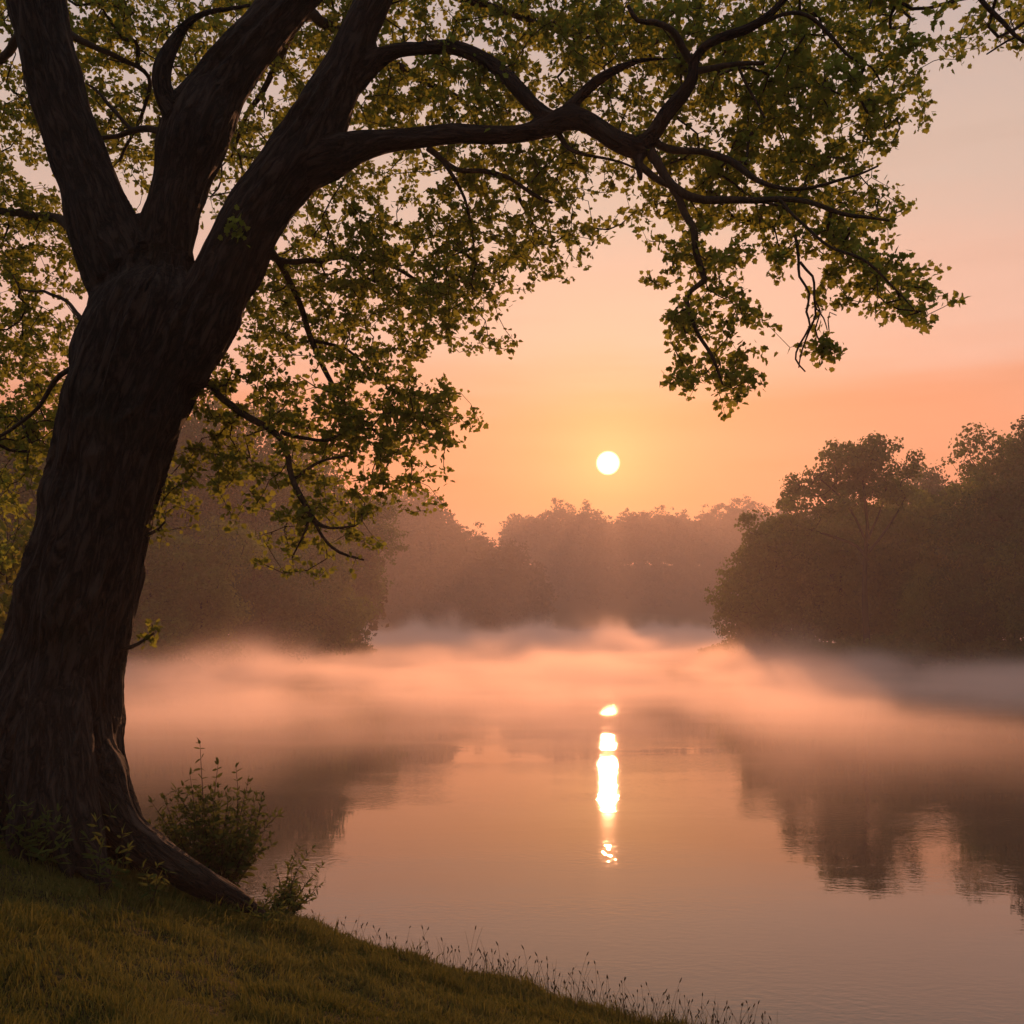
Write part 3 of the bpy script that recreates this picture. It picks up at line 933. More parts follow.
# ------------------------------------------------------------------ trees of the shores
def tree_meshes(seed, H, lobes, ntips, leaf, per=10, clump_r=0.6, trunk_r=0.3, mat=None, tips_extra=None, lean=(0, 0),
                split=None, spacing_=0.9, upb=0.2, bare=0.25, name='crown', hollow=0.72, trunk_top=0.62):
    """lobes: list of (x,y,z,rx,ry,rz) in metres, tree base at the origin"""
    global rng
    keep = rng
    rng = np.random.default_rng(seed)
    lob = np.array(lobes, dtype=float)
    vol = (lob[:, 3] * lob[:, 4] * lob[:, 5]) ** 0.75
    pick = rng.choice(len(lob), ntips, p=vol / vol.sum())
    d = rng.normal(0, 1, (ntips, 3)); d /= np.linalg.norm(d, axis=1)[:, None]
    rr = (hollow + (1 - hollow) * rng.uniform(0, 1, ntips) ** 0.6)
    q = lob[pick]
    bump = 1 + 0.28 * vnoise(d * 2.2 + pick[:, None] * 7.3, seed + 5)
    tips = q[:, :3] + d * q[:, 3:6] * (rr * bump)[:, None]
    keepm = vnoise(tips * np.array([1, 1, 1.7]) * (5.0 / H) * 1.9, seed + 9) + 0.5 * vnoise(tips * (12.0 / H) * 1.9, seed + 10) > -0.42
    tips = tips[keepm & (tips[:, 2] > 0.06 * H)]
    # trunk
    ztop = H * trunk_top
    tp = []
    for i in range(9):
        s = i / 8
        tp.append((lean[0] * s * s + 0.012 * H * math.sin(3 * s + seed), lean[1] * s * s + 0.012 * H * math.cos(4 * s + seed), s * ztop - 0.3 * (i == 0),
                   trunk_r * (1.25 - 0.25 * min(1, s * 6)) * (1 - 0.62 * s)))
    tr = catmull(tp, spacing_)
    extra = split or []
    nodes, par = [], []
    rows = [tr] + [catmull(x, spacing_) for x in extra]
    ok = []
    for c in rows:
        for i, r in enumerate(c):
            nodes.append(r[:3]); par.append(len(nodes) - 2 if i else -1); ok.append(r[2] > H * bare)
    nodes = np.array(nodes); par = np.array(par)
    # twigs may only start above the clear stem
    pen = np.where(np.array(ok), 0.0, 1e3)
    Nn, pr, lb, tipn = grow(nodes, par, np.zeros(len(nodes), dtype=int), tips, spacing_, jit=0.4, bias=1.0 if False else 0.12, depth=pen)
    rad, cnt = radii(Nn, pr, len(nodes), trunk_r * 0.055, 0.42, trunk_r * 0.5)
    V, Fc = [], []
    for c in rows:
        tube(c, 9, V, Fc, wob=0.05)
    for ch in chains(Nn, pr, cnt, rad, len(nodes)):
        tube(chain_rows(ch, Nn, rad, len(nodes)), 4, V, Fc, cap=False)
    wood = mesh_np('trunk', np.vstack(V), fix_quads(Fc), M_FARBARK, smooth=True)
    c = np.repeat(tips, per, 0)
    o_ = rng.normal(0, 1, c.shape); o_ /= np.linalg.norm(o_, axis=1)[:, None]
    o_ *= rng.uniform(0.05, 1, (len(c), 1)) ** 0.5 * clump_r * np.array([1, 1, 0.6])
    hint = o_ / (np.linalg.norm(o_, axis=1)[:, None] + 1e-9)
    dd = rng.normal(0, 1, c.shape)
    V_, F_, T_ = leaves(c + o_, dd, leaf, clump() if leaf > 0.2 else oval(0.4), upbias=upb, sz_var=0.5, hint=hint, hw=0.62)
    crown = mesh_np('crown', V_, F_, mat or M_LEAFR, {'tint': T_})
    rng = keep
    return wood, crown

def place_tree(meshes, x, y, rot, sc, name, label, group=None, cat='tree', z=None, sx=1.0):
    e = empty(name, (x, y, (gz(x, y) if z is None else z)))
    e.rotation_euler = (0, 0, rot)
    e.scale = (sc * sx, sc * sx, sc)
    tag(e, label, cat, group)
    link_obj('trunk', meshes[0], e)
    link_obj('crown', meshes[1], e)
    return e

def blob_lobes(seed, H, Wd, n=9, low=0.12, top=0.97, shape='round'):
    r = random.Random(seed)
    L = []
    for i in range(n):
        s = i / (n - 1)
        z = H * (low + (top - low) * s)
        if shape == 'round':
            w = math.sin(math.pi * (0.18 + 0.74 * s)) ** 0.7
        elif shape == 'cone':
            w = 1.05 - 0.8 * s
        else:
            w = 0.55 + 0.6 * s if s < 0.75 else 1.0
        a = i * 2.4 + r.uniform(-0.5, 0.5)
        rad_ = Wd * 0.5 * w * 0.50
        L.append((math.cos(a) * rad_, math.sin(a) * rad_, z - H * 0.06, Wd * 0.5 * w * r.uniform(0.5, 0.68), Wd * 0.5 * w * r.uniform(0.5, 0.68), H * r.uniform(0.10, 0.17)))
    L.append((0, 0, H * 0.55, Wd * 0.3, Wd * 0.3, H * 0.32))
    return L

# --- right-hand grove, about a hundred metres off
def XY(px, Y):
    return ((px - 512) / F * Y, Y)

# the tall airy tree with the clear stem
def umbrella_tree():
    H = 20.5
    m = 97 / F
    def at(px, py):  # offset from the stem foot in metres
        return ((px - 868) * m, (662 - py) * m)
    spots = [(868, 452, 26, 13), (838, 460, 24, 12), (896, 468, 16, 14), (812, 482, 24, 12), (850, 478, 30, 12), (884, 490, 24, 12),
             (796, 500, 22, 10), (826, 506, 26, 11), (786, 522, 20, 9), (862, 508, 22, 9), (900, 500, 16, 12), (842, 447, 18, 9), (880, 448, 20, 10), (858, 463, 26, 10), (828, 472, 22, 11), (878, 468, 24, 12), (905, 482, 18, 12), (840, 492, 26, 10), (872, 478, 24, 10), (806, 528, 24, 9)]
    L = []
    r = random.Random(4)
    for i, (px, py, w, h) in enumerate(spots):
        x, z = at(px, py)
        L.append((x, r.uniform(-3, 3), z, w * m, w * m * r.uniform(0.9, 1.5), h * m))
    def rows(pts, r0, r1):
        out = []
        for i, (px, py, dy) in enumerate(pts):
            x, z = at(px, py)
            out.append((x, dy, z, r0 + (r1 - r0) * i / (len(pts) - 1)))
        return out
    split = [rows([(868, 560, 0), (858, 545, 0.3), (838, 536, 0.6), (815, 528, 1), (795, 522, 1)], 0.17, 0.05),
             rows([(868, 552, 0), (880, 535, -0.5), (892, 515, -1), (900, 500, -1)], 0.14, 0.05),
             rows([(868, 530, 0), (865, 500, 0), (862, 470, 0), (858, 450, 0)], 0.15, 0.05),
             rows([(868, 545, 0), (850, 515, -1), (832, 495, -1.5), (815, 480, -1.5)], 0.13, 0.04),
             rows([(868, 538, 0), (885, 505, 1), (892, 480, 1.2)], 0.12, 0.04)]
    return tree_meshes(41, H, L, 1150, 0.23, per=14, clump_r=0.8, trunk_r=0.36, split=split, spacing_=0.7, bare=0.44, hollow=0.35, trunk_top=0.60)

bushy = [tree_meshes(100 + i, 15, blob_lobes(i + 3, 15, w, 11, 0.10, 0.95, s), 1500, 0.26, per=18, clump_r=0.95, trunk_r=0.3, bare=0.1, mat=[M_LEAFR, M_LEAFR3, M_LEAFR2, M_LEAFR3][i])
         for i, (w, s) in enumerate([(12, 'round'), (11, 'cone'), (13, 'round'), (10, 'top')])]
tallt = [tree_meshes(140 + i, 20, blob_lobes(i + 13, 20, w, 11, 0.38, 0.97, 'top' if i else 'round'), 1300, 0.25, per=18, clump_r=0.95, trunk_r=0.36, bare=0.25, hollow=0.4, mat=[M_LEAFR2, M_LEAFR, M_LEAFR2][i])
         for i, w in enumerate([13, 14, 12])]

x, y = XY(868, 97)
place_tree(umbrella_tree(), x, y, 0, 1.0, 'umbrella_tree', 'tall airy tree with a clear straight stem and umbrella crown in the right grove', z=gz(x, y))
grp = 'trees of the right grove'
right = [  # px, Y, mesh, scale, rot, label
    (774, 110, bushy[0], 1.05, 0.3, 'broad bushy tree at the left tip of the right grove'),
    (758, 117, bushy[2], 0.74, 1.9, 'low rounded tree reaching out over the mist at the grove tip'),
    (808, 113, bushy[2], 1.0, 4.0, 'rounded tree between the grove tip and the tall airy tree'),
    (840, 107, bushy[3], 0.88, 2.2, 'leafy tree just left of the clear straight stem'),
    (900, 108, bushy[1], 0.92, 5.2, 'leafy tree just right of the clear straight stem'),
    (935, 106, bushy[0], 0.98, 1.0, 'pointed tree filling the dip in the grove skyline'),
    (962, 98, bushy[3], 0.92, 0.1, 'dense tree left of the dark round one in the right grove'),
    (1012, 104, tallt[1], 1.05, 0.7, 'tallest wide crowned tree at the right edge of the picture'),
    (1000, 92, tallt[0], 0.83, 3.0, 'dark round headed tree with a visible stem near the right edge'),
    (975, 91, bushy[2], 0.62, 2.5, 'low dark tree at the waterline below the dark round one'),
    (1030, 88, bushy[0], 0.72, 3.3, 'low leafy tree at the waterline cut by the right edge'),
    (925, 94, bushy[1], 0.55, 4.4, 'short pointed tree at the waterline in the right grove'),
    (1075, 92, tallt[2], 1.0, 1.3, 'tall tree beyond the right edge of the grove'),
    (1120, 96, bushy[2], 1.1, 2.3, 'broad tree far right in the grove'),
    (885, 112, bushy[3], 1.0, 0.9, 'broad tree behind the clear straight stem'),
    (850, 118, bushy[1], 1.0, 3.7, 'pointed tree behind the umbrella crown'),
    (924, 150, tallt[2], 1.16, 5.0, 'pale hazy treetop showing through the gap in the grove skyline'),
]
for px, Y, ms, s, rt, lb in right:
    x, y = XY(px, Y)
    place_tree(ms, x, y, rt, s, 'broadleaf_tree', lb, grp)
# shrubs along the grove's waterline
shrubm = [tree_meshes(200 + i, 3, [(0, 0, 1.2, 1.8, 1.6, 1.1), (1.2, 0.3, 0.9, 1.3, 1.2, 0.8), (-1.3, -0.2, 1.0, 1.2, 1.2, 0.9)], 260, 0.22, per=12, clump_r=0.4, trunk_r=0.06, spacing_=0.4, bare=0.0, hollow=0.3)
          for i in range(2)]
for i, (px, Y, s, lb) in enumerate([(716, 124, 0.85, 'small round shrub alone on the point left of the grove'),
                                    (738, 119, 1.0, 'shrub between the lone round shrub and the grove'),
                                    (800, 104, 1.1, 'waterline shrub under the left side of the grove'),
                                    (850, 98, 1.0, 'waterline shrub left of the clear straight stem'),
                                    (895, 95, 1.2, 'waterline shrub right of the clear straight stem'),
                                    (950, 91, 1.2, 'waterline shrub below the middle of the grove'),
                                    (1005, 88, 1.2, 'waterline shrub near the right edge of the picture'),
                                    (772, 111, 1.1, 'waterline shrub under the broad tree at the grove tip'),
                                    (826, 101, 1.0, 'waterline shrub midway between grove tip and clear straight stem'),
                                    (872, 99, 0.9, 'low shrub at the foot of the clear straight stem'),
                                    (922, 93, 1.1, 'waterline shrub below the gap in the grove skyline'),
                                    (978, 90, 1.1, 'waterline shrub below the dark round headed tree')]):
    x, y = XY(px, Y)
    place_tree(shrubm[i % 2], x, y, i * 1.3, s, 'shrub', lb, 'shrubs along the right shore', 'shrub', sx=1.1)

# --- left-hand trees
left = [
    (150, 88, bushy[1], 0.80, 0.4, 'light green tree beside the big trunk at the left shore'),
    (203, 90, bushy[3], 0.82, 1.2, 'rounded light green tree second from the big trunk at the left shore'),
    (115, 96, tallt[0], 1.00, 2.2, 'tall tree half hidden by the big trunk'),
    (262, 104, bushy[2], 0.90, 0.8, 'wide dull green tree under the hanging leafy branch'),
    (315, 116, bushy[0], 0.92, 3.1, 'rounded tree at the tip of the left headland'),
    (340, 124, bushy[2], 0.55, 5.1, 'low tree leaning out at the end of the left headland'),
    (185, 118, tallt[2], 1.28, 4.1, 'tall hazy tree rising behind the light green trees'),
    (245, 126, tallt[1], 1.26, 0.2, 'tall hazy tree behind the hanging leafy branch'),
    (300, 136, tallt[0], 1.22, 2.9, 'tall hazy tree behind the left headland'),
    (355, 150, tallt[2], 1.14, 1.9, 'hazy tree just past the end of the left headland'),
    (60, 92, bushy[0], 1.2, 5.9, 'tree behind the big trunk on the left shore'),
    (10, 84, tallt[1], 0.95, 3.9, 'tree left of the big trunk on the far bank'),
]
for px, Y, ms, s, rt, lb in left:
    x, y = XY(px, Y)
    place_tree(ms, x, y, rt, s, 'shore_tree', lb, 'trees of the left shore')
for i, (px, Y, s, lb) in enumerate([(355, 129, 0.9, 'small waterline shrub ending the left headland'),
                                    (300, 114, 1.0, 'waterline shrub on the left headland'),
                                    (230, 96, 1.1, 'waterline shrub under the second light green tree'),
                                    (165, 84, 1.0, 'waterline shrub next to the big trunk')]):
    x, y = XY(px, Y)
    place_tree(shrubm[i % 2], x, y, i * 2.1, s, 'shrub', lb, 'shrubs along the left shore', 'shrub', sx=1.1)

# --- yellow-green young tree close behind the big trunk
yt = tree_meshes(301, 7.0, [(0, 0, 3.2, 1.7, 1.8, 1.5), (-0.4, 0.2, 4.6, 1.5, 1.5, 1.2), (0.6, -0.2, 2.4, 1.6, 1.5, 1.1), (-0.6, 0, 1.7, 1.6, 1.5, 1.0), (0.2, 0.1, 5.4, 1.0, 1.0, 0.8), (0.3, 0, 1.1, 1.3, 1.3, .7)],
                 900, 0.11, per=10, clump_r=0.30, trunk_r=0.09, mat=M_LEAFY, spacing_=0.3, bare=0.12, hollow=0.1, upb=0.3)
x, y = XY(8, 19)
place_tree(yt, x, y, 0.5, 0.93, 'young_tree', 'yellow green young tree showing left of the big dark trunk', cat='tree')
x, y = XY(-90, 23)
place_tree(yt, x, y, 2.5, 1.0, 'young_tree', 'yellow green young tree beyond the left edge of the picture', cat='tree')

# --- far shore
farm = [tree_meshes(400 + i, 24, blob_lobes(i + 33, 24, w, 11, 0.08, 0.96, s), 750, 0.55, per=14, clump_r=1.7, trunk_r=0.4, mat=M_LEAFF, spacing_=1.4, bare=0.1)
        for i, (w, s) in enumerate([(15, 'round'), (14, 'top'), (17, 'round'), (13, 'cone')])]
ordn = ['first', 'second', 'third', 'fourth', 'fifth', 'sixth', 'seventh', 'eighth', 'ninth', 'tenth', 'eleventh', 'twelfth', 'thirteenth', 'fourteenth', 'fifteenth']
mid = [(366, 340, 1.10), (395, 345, 1.12), (424, 340, 1.16), (449, 344, 1.08), (477, 346, 1.12), (506, 342, 1.10), (528, 338, 1.0)]
midf = [(350, 308, 0.95), (382, 312, 0.90), (415, 310, 1.0), (447, 314, 0.85), (478, 312, 0.95), (508, 316, 0.92)]
for i, (px, Y, s) in enumerate(mid):
    x, y = XY(px, Y)
    place_tree(farm[i % 4], x, y, i * 1.7, s, 'hazy_tree', f'hazy skyline tree, {ordn[i]} from the left in the wood past the left headland', 'hazy trees of the middle distance')
for i, (px, Y, s) in enumerate(midf):
    x, y = XY(px, Y)
    place_tree(farm[(i + 2) % 4], x, y, i * 2.9, s, 'hazy_tree', f'hazy waterline tree, {ordn[i]} from the left in the wood past the left headland', 'hazy trees of the middle distance')
far = [(538, 490, 0.95), (560, 494, 1.22), (586, 492, 1.18), (608, 500, 0.92), (634, 504, 0.98), (658, 500, 1.08), (684, 504, 1.04), (708, 506, 1.16), (732, 500, 1.24), (758, 496, 1.16), (782, 500, 1.2)]
farf = [(542, 455, 1.0), (568, 460, 1.15), (598, 458, 1.0), (628, 464, 1.1), (655, 460, 0.95), (684, 464, 1.1), (712, 462, 1.05), (742, 460, 1.1)]
for i, (px, Y, s) in enumerate(far):
    x, y = XY(px, Y)
    place_tree(farm[(i + 1) % 4], x, y, i * 2.3 + 1, s, 'distant_tree', f'pinkish skyline tree, {ordn[i]} from the left on the far shore below the sun', 'distant trees of the far shore')
for i, (px, Y, s) in enumerate(farf):
    x, y = XY(px, Y)
    place_tree(farm[(i + 3) % 4], x, y, i * 1.9 + 2, s, 'distant_tree', f'pinkish waterline tree, {ordn[i]} from the left on the far shore below the sun', 'distant trees of the far shore')

# wood that reads as one mass behind the single trees
def wood_mass():
    spots = []
    r = np.random.default_rng(5)
    for px in range(300, 530, 15): spots.append((px + r.uniform(-5, 5), 352 + r.uniform(0, 14), 26))
    for px in range(300, 530, 15): spots.append((px + r.uniform(-5, 5), 324 + r.uniform(0, 8), 22))
    for px in range(520, 1150, 14): spots.append((px + r.uniform(-5, 5), 512 + r.uniform(0, 16), 25))
    for px in range(520, 1150, 14): spots.append((px + r.uniform(-5, 5), 475 + r.uniform(0, 10), 24))
    for px in range(520, 820, 12): spots.append((px, 490 + r.uniform(0, 8), 17))
    for px in range(-60, 340, 18): spots.append((px, 150 + r.uniform(0, 15), 23))
    for px in range(1050, 1300, 22): spots.append((px, 110 + r.uniform(0, 30), 21))
    for px in range(-420, -60, 24): spots.append((px, 100 + r.uniform(0, 30), 19))
    Cs, Ws = [], []
    for px, Y, H in spots:
        x, y = XY(px, Y)
        z0 = gz(x, y)
        H = H * r.uniform(0.76, 1.08)
        n = 420
        d = r.normal(0, 1, (n, 3)); d /= np.linalg.norm(d, axis=1)[:, None]
        rr = r.uniform(0.6, 1.0, n)[:, None] * (1 + 0.25 * vnoise(d * 2.5 + px, 3))[:, None]
        wd = 6.5 if Y < 200 else 8.5
        c = np.array([x, y, z0 + H * 0.52]) + d * rr * np.array([wd, wd, H * 0.46])
        Cs.append(c)
    Cs = np.vstack(Cs)
    c = np.repeat(Cs, 7, 0)
    o_ = rng.normal(0, 1, c.shape); o_ /= np.linalg.norm(o_, axis=1)[:, None]
    V_, F_, T_ = leaves(c + o_ * np.array([1.5, 1.5, 1.0]) * rng.uniform(0.3, 1, (len(c), 1)), rng.normal(0, 1, c.shape), 0.8, clump(), upbias=0.2, sz_var=0.5, hint=o_, hw=0.6)
    link_obj('wood', mesh_np('wood', V_, F_, M_LEAFF, {'tint': T_}), label='far-off hazy wood closing the lake behind the nearer trees', cat='wood', kind='stuff')
wood_mass()

# ------------------------------------------------------------------ grass and plants on the bank
def grass():
    def sample(n, x0, x1, y0, y1):
        X = rng.uniform(x0, x1, n); Y = rng.uniform(y0, y1, n)
        d = lake_sd(X, Y)
        k = d > 0.05
        return X[k], Y[k], d[k]
    Xs, Ys, Ds = [], [], []
    X, Y, d = sample(420000, -5.6, 2.4, 3.4, 12.0)
    k = np.abs(X / Y + 0.17) < 0.40
    # thin out into tufts and thin patches
    t = fbm(np.stack([X * 2.6, Y * 2.6, 0 * X], 1), 3, 40)
    k &= rng.uniform(0, 1, len(X)) < np.clip(0.72 + 0.9 * t, 0.28, 1)
    Xs.append(X[k]); Ys.append(Y[k]); Ds.append(d[k])
    X, Y, d = sample(60000, -14, 5, -4, 16)
    k = ~((np.abs(X / np.maximum(Y, 0.1) + 0.17) < 0.38) & (Y > 3.4))
    Xs.append(X[k]); Ys.append(Y[k]); Ds.append(d[k])
    X = np.concatenate(Xs); Y = np.concatenate(Ys); d = np.concatenate(Ds)
    Z = ground_z(X, Y)
    n = len(X)
    q = np.stack([X, Y, 0 * X], 1)
    low = fbm(q * 1.1, 2, 50); tuft = np.clip(vnoise(q * 5.5, 51), 0, 1)
    h = (0.050 + 0.035 * low + 0.055 * tuft) * rng.uniform(0.5, 1.35, n)
    h *= 1 + 1.3 * np.exp(-d / 0.35)
    h *= np.where(rng.uniform(0, 1, n) < 0.04, 1.9, 1.0)
    h = np.clip(h, 0.015, 0.28)
    a = rng.uniform(0, 2 * math.pi, n) * 0.6 + 2.5 * vnoise(q * 2.0, 52)
    lean_ = rng.uniform(0.15, 0.95, n)
    dx, dy = np.cos(a) * lean_, np.sin(a) * lean_
    w = rng.uniform(0.0018, 0.0040, n) * (1 + 0.15 * (np.hypot(X, Y) - 5)).clip(1, 2)
    sx_, sy_ = -np.sin(a + rng.normal(0, 0.8, n)), np.cos(a + rng.normal(0, 0.8, n))
    V = np.zeros((n, 5, 3))
    b = np.stack([X, Y, Z - 0.008], 1)
    m = b + np.stack([dx * h * 0.35, dy * h * 0.35, h * 0.62], 1)
    tp = b + np.stack([dx * h, dy * h, h * (1 - 0.25 * lean_)], 1)
    s = np.stack([sx_ * w, sy_ * w, 0 * w], 1)
    V[:, 0] = b - s; V[:, 1] = b + s; V[:, 2] = m + s * 0.8; V[:, 3] = m - s * 0.8; V[:, 4] = tp
    off = np.arange(n)[:, None] * 5
    q4 = np.array([[0, 1, 2, 3]]) + off
    t3 = np.array([[3, 2, 4]]) + off
    pt = np.clip(0.45 + 0.55 * fbm(q * 0.9, 3, 77), 0, 1)
    tint = np.repeat(np.clip(pt * 0.42 + rng.uniform(0, 1, n) ** 3.5 * 0.9, 0, 1), 5)
    link_obj('grass', mesh_np('grass', V.reshape(-1, 3), [q4, t3], M_GRASS, {'tint': tint}),
             label='short olive and straw coloured grass covering the sloping bank', cat='grass', kind='stuff')
    print('blades', n)
grass()

def tall_grass():
    V, Fc = [], []
    n = 0
    tries = 0
    while n < 700 and tries < 9000:
        tries += 1
        x = rng.uniform(-2.6, 2.2); y = rng.uniform(8.2, 11.4)
        d = float(lake_sd(np.array([x]), np.array([y]))[0])
        if not (0.02 < d < 0.75) or rng.random() > math.exp(-d / 0.4): continue
        z = gz(x, y)
        h = rng.uniform(0.12, 0.36) * (1.25 if rng.random() < 0.2 else 1)
        a = rng.uniform(0, 2 * math.pi); ln = rng.uniform(0.05, 0.45) * h
        rows = []
        for i in range(6):
            s = i / 5
            rows.append((x + math.cos(a) * ln * s * s, y + math.sin(a) * ln * s * s * 0.5, z - 0.01 + h * s, 0.0019 * (1 - 0.5 * s)))
        tube(rows, 3, V, Fc, cap=False)
        if rng.random() < 0.6:   # seed head
            tx, ty, tz, _ = rows[-1]
            hl = rng.uniform(0.02, 0.045)
            dirx = math.cos(a) * 0.5
            hd = [(tx + dirx * hl * s, ty, tz + hl * s, rr) for s, rr in ((0, 0.0015), (0.3, 0.0048), (0.7, 0.0040), (1, 0.001))]
            tube(hd, 4, V, Fc, cap=False)
        n += 1
    tint = rng.uniform(0, 1, sum(len(v) for v in V))
    link_obj('tall_grass', mesh_np('tall_grass', np.vstack(V), fix_quads(Fc), M_STEM, {'tint': tint}),
             label='thin seeding grass stems fringing the edge of the bank against the water', cat='tall grass', kind='stuff')
tall_grass()

def sprig(base, tip, n, leaf, V, Fc, LC, LD, LS, rad=0.004, bend=0.1, taper=True, down=0.25):
    """upright shoot with paired leaves"""
    base = np.array(base, dtype=float); tip = np.array(tip, dtype=float)
    ax = tip - base; L = np.linalg.norm(ax); ax /= L
    side = np.cross(ax, [0, 1, 0.2]); side /= np.linalg.norm(side)
    ctrl = (base + tip) / 2 + side * bend * L * rng.uniform(-1, 1) + np.array([0, 0, 0.08 * L])
    rows = []
    for i in range(9):
        s = i / 8
        p = (1 - s) ** 2 * base + 2 * s * (1 - s) * ctrl + s * s * tip
        rows.append((*p, rad * (1 - 0.75 * s)))
    tube(rows, 4, V, Fc, cap=False)
    rows = np.array(rows)
    for i in range(n):
        s = 0.22 + 0.78 * (i + 0.5) / n
        k = s * 8; j = min(7, int(k)); f = k - j
        p = rows[j, :3] * (1 - f) + rows[j + 1, :3] * f
        sz = leaf * (1.15 - 0.65 * s if taper else 1)
        a0 = i * 1.1 + rng.uniform(-0.3, 0.3)
        w = np.cross(ax, side)
        for sg in (1, -1):
            d = (side * math.cos(a0 * 0.35) + w * math.sin(a0)) * sg
            d = d / np.linalg.norm(d) + ax * rng.uniform(0.15, 0.75) - np.array([0, 0, down * 0.3])
            LC.append(p); LD.append(d); LS.append(sz)
    for _ in range(3):
        LC.append(rows[-1, :3]); LD.append(ax + rng.normal(0, 0.25, 3)); LS.append(leaf * 0.6)

def plant(name, base, label, cat, shoots, leaf, wid, group=None, mat=None, rad=0.005, fill=0, fillbox=None, nleaf=9, bend=0.15):
    base = np.array(base, dtype=float)
    e = empty(name, base)
    tag(e, label, cat, group)
    V, Fc, LC, LD, LS = [], [], [], [], []
    for (b, t) in shoots:
        sprig(b, t, nleaf, leaf, V, Fc, LC, LD, LS, rad=rad, bend=bend)
    for _ in range(fill):
        c0, ext = fillbox
        q = rng.normal(0, 1, 3); q /= np.linalg.norm(q); q *= rng.uniform(0.35, 1.0) ** 0.6
        t = np.array(c0) + q * np.array(ext)
        b = base + (t - base) * rng.uniform(0.25, 0.65) + rng.normal(0, 0.03, 3)
        b[2] = max(b[2], base[2])
        sprig(b, t, 4, leaf * 0.85, V, Fc, LC, LD, LS, rad=rad * 0.45, bend=bend)
    link_obj('stem', mesh_np('stem', np.vstack(V) - base, fix_quads(Fc), M_TWIG, smooth=True), e)
    C_ = np.array(LC); D_ = np.array(LD)
    TV, TF = oval(wid)
    V_, F_, T_ = leaves(C_, D_, np.array(LS), (TV, TF), upbias=0.35, sz_var=0.25)
    link_obj('leaves', mesh_np('leaves', V_ - base, F_, mat or M_SHRUB, {'tint': T_}), e)
    return e

# the shrub behind the root
Yb = 9.7
bx, by = XY(214, Yb)
b0 = np.array([bx, by, gz(bx, by) - 0.02])
shoots = [(b0 + np.array([0, 0, 0.0]), P(200, 744, Yb)), (b0, P(236, 768, Yb)), (b0, P(176, 790, Yb)), (b0, P(262, 795, Yb)), (b0, P(152, 803, Yb)), (b0, P(278, 815, Yb - 0.1)),
          (b0, P(218, 765, Yb + 0.15)), (b0, P(190, 775, Yb - 0.2)), (b0, P(248, 782, Yb + 0.2)), (b0, P(272, 845, Yb - 0.1)), (b0, P(160, 828, Yb)), (b0, P(228, 800, Yb - 0.3))]
plant('shrub', b0, 'green shrub with upright feathery shoots behind the long root', 'shrub', shoots, 0.115, 0.19, rad=0.008, nleaf=12,
      fill=190, fillbox=(P(214, 824, Yb), (0.58, 0.38, 0.38)))
# the smaller one at the end of the root
Yb = 9.0
bx, by = XY(284, Yb)
b1 = np.array([bx, by, gz(bx, by) - 0.02])
shoots = [(b1, P(300, 848, Yb)), (b1, P(313, 848, Yb)), (b1, P(322, 866, Yb)), (b1, P(290, 862, Yb)), (b1, P(320, 885, Yb)), (b1, P(276, 870, Yb)), (b1, P(266, 888, Yb))]
plant('shrub', b1, 'small ragged shrub at the tip of the long root by the bank edge', 'shrub', shoots, 0.085, 0.17, rad=0.005, nleaf=10,
      fill=46, fillbox=(P(284, 898, Yb), (0.22, 0.22, 0.15)))
# weeds at the foot of the trunk
weeds = [(18, 850, 7.9, [(8, 800), (28, 806), (45, 812), (-8, 815), (35, 826)], 'narrow leaved weed at the left foot of the big trunk'),
         (52, 858, 7.75, [(48, 820), (66, 824), (36, 830), (58, 812)], 'narrow leaved weed in the middle of the trunk foot'),
         (100, 866, 7.7, [(96, 822), (112, 812), (122, 834), (88, 838), (128, 848)], 'narrow leaved weed where the long root leaves the trunk'),
         (150, 884, 7.7, [(142, 868), (156, 866), (168, 872)], 'low weed under the middle of the long root'),
         (262, 925, 8.2, [(250, 905), (268, 898), (280, 908), (240, 912)], 'low dark weed in front of the small ragged shrub')]
for px, py, Yw, tps, lb in weeds:
    bx, by = XY(px, Yw)
    b = np.array([bx, by, gz(bx, by) - 0.01])
    plant('weed', b, lb, 'weed', [(b, P(a, c, Yw + random.uniform(-0.1, 0.1))) for a, c in tps], 0.12, 0.12, group='weeds round the trunk foot', rad=0.003, nleaf=6)

# ------------------------------------------------------------------ air and mist
def box(name, lo, hi, mat):
    V = np.array([(x, y, z) for x in (lo[0], hi[0]) for y in (lo[1], hi[1]) for z in (lo[2], hi[2])], dtype=float)
    Fc = np.array([(0, 1, 3, 2), (4, 6, 7, 5), (0, 4, 5, 1), (2, 3, 7, 6), (0, 2, 6, 4), (1, 5, 7, 3)])
    return mesh_np(name, V, Fc, mat)

m, t, o = new_mat('morning_haze')
pv = N(t, 'ShaderNodeVolumePrincipled')
pv.inputs['Color'].default_value = (0.93, 0.80, 0.755, 1)
pv.inputs['Density'].default_value = 0.00095
pv.inputs['Anisotropy'].default_value = 0.45
link(t, pv.outputs[0], o.inputs['Volume'])
M_HAZE = m
link_obj('haze', box('haze', (-2600, -1300, -3), (2600, 3600, 64), M_HAZE), label='thin pinkish morning haze between the camera and the far trees', cat='haze', kind='stuff')

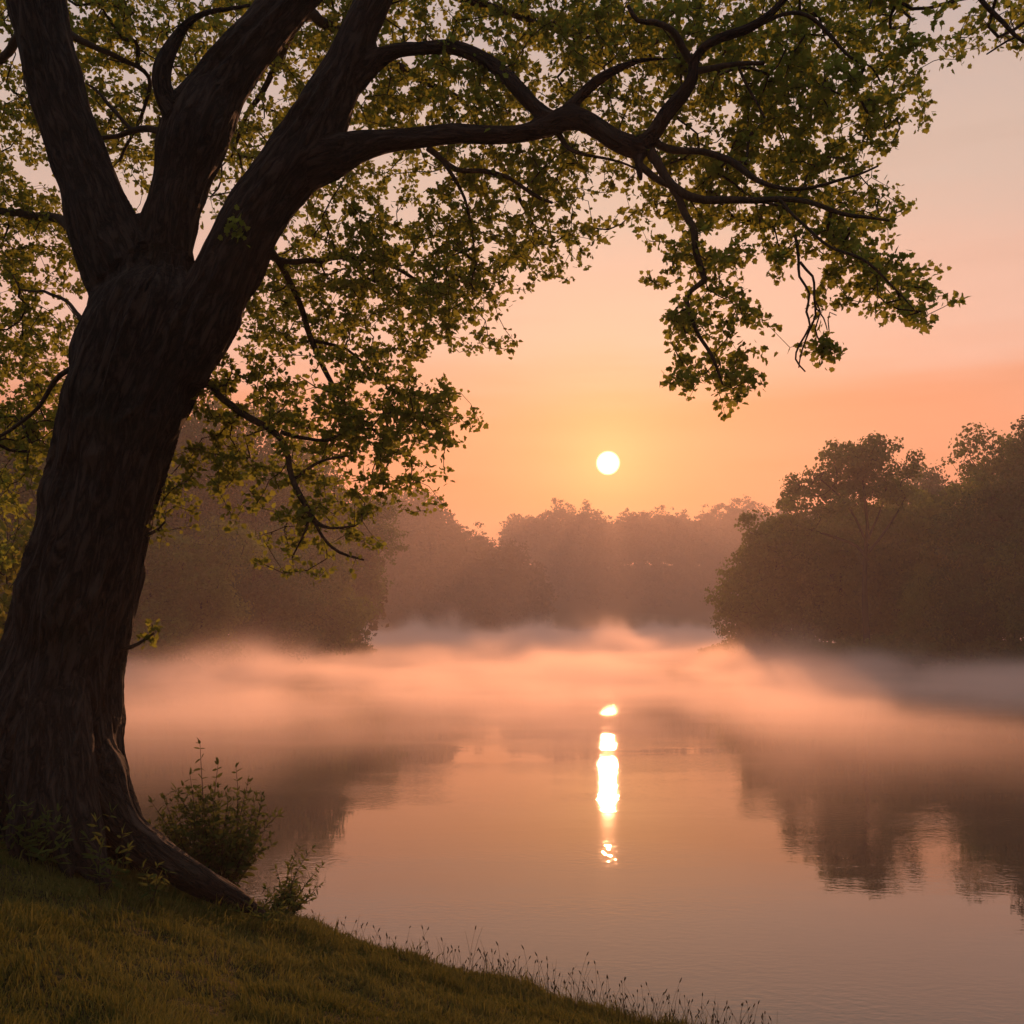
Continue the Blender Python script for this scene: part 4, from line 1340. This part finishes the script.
def mist():
    m, t, o = new_mat('lake_mist')
    geo = N(t, 'ShaderNodeNewGeometry')
    pos = geo.outputs['Position']
    sp = N(t, 'ShaderNodeSeparateXYZ'); link(t, pos, sp.inputs[0])
    def noise(scale, det, st):
        mp = N(t, 'ShaderNodeMapping'); mp.inputs['Scale'].default_value = st
        link(t, pos, mp.inputs[0])
        n = N(t, 'ShaderNodeTexNoise'); n.inputs['Scale'].default_value = scale; n.inputs['Detail'].default_value = det
        link(t, mp.outputs[0], n.inputs['Vector'])
        return n.outputs[0]
    big = noise(0.05, 1, (1, 0.8, 0.5))
    wisp = noise(0.15, 4, (0.9, 0.55, 1.2))
    # local height of the layer
    hf = N(t, 'ShaderNodeMapRange'); hf.interpolation_type = 'SMOOTHSTEP'
    hf.inputs['From Min'].default_value = 70; hf.inputs['From Max'].default_value = 210
    hf.inputs['To Min'].default_value = 0.32; hf.inputs['To Max'].default_value = 0.62
    link(t, sp.outputs[1], hf.inputs[0])
    h = math_n(t, 'MULTIPLY', math_n(t, 'MULTIPLY_ADD', math_n(t, 'POWER', big, 3.0), 10.0, 0.7), hf.outputs[0])
    plume = noise(0.075, 2, (1.0, 0.5, 0.35))
    h = math_n(t, 'ADD', h, math_n(t, 'MULTIPLY', math_n(t, 'MULTIPLY', math_n(t, 'MULTIPLY_ADD', plume, 5.0, -2.65, clamp=True), 5.0), hf.outputs[0]))
    hz = math_n(t, 'DIVIDE', sp.outputs[2], h)
    fall = math_n(t, 'EXPONENT', math_n(t, 'MULTIPLY', math_n(t, 'MULTIPLY', hz, hz), -1.0))
    w = math_n(t, 'MULTIPLY_ADD', wisp, 5.4, -2.15, clamp=True)
    # thin towards the near bank
    fy = N(t, 'ShaderNodeMapRange'); fy.interpolation_type = 'SMOOTHSTEP'
    fy.inputs['From Min'].default_value = 9; fy.inputs['From Max'].default_value = 58
    link(t, sp.outputs[1], fy.inputs[0])
    den = math_n(t, 'MULTIPLY', math_n(t, 'MULTIPLY', fall, w), math_n(t, 'MULTIPLY', fy.outputs[0], 0.17))
    p = N(t, 'ShaderNodeVolumePrincipled')
    p.inputs['Color'].default_value = (1.0, 0.83, 0.76, 1)
    p.inputs['Anisotropy'].default_value = 0.5
    link(t, den, p.inputs['Density'])
    link(t, p.outputs[0], o.inputs['Volume'])
    link_obj('mist', box('mist', (-75, 11.9, -0.4), (125, 450, 7.5), m), label='low drifting bank of mist lying on the lake', cat='mist', kind='stuff')
mist()
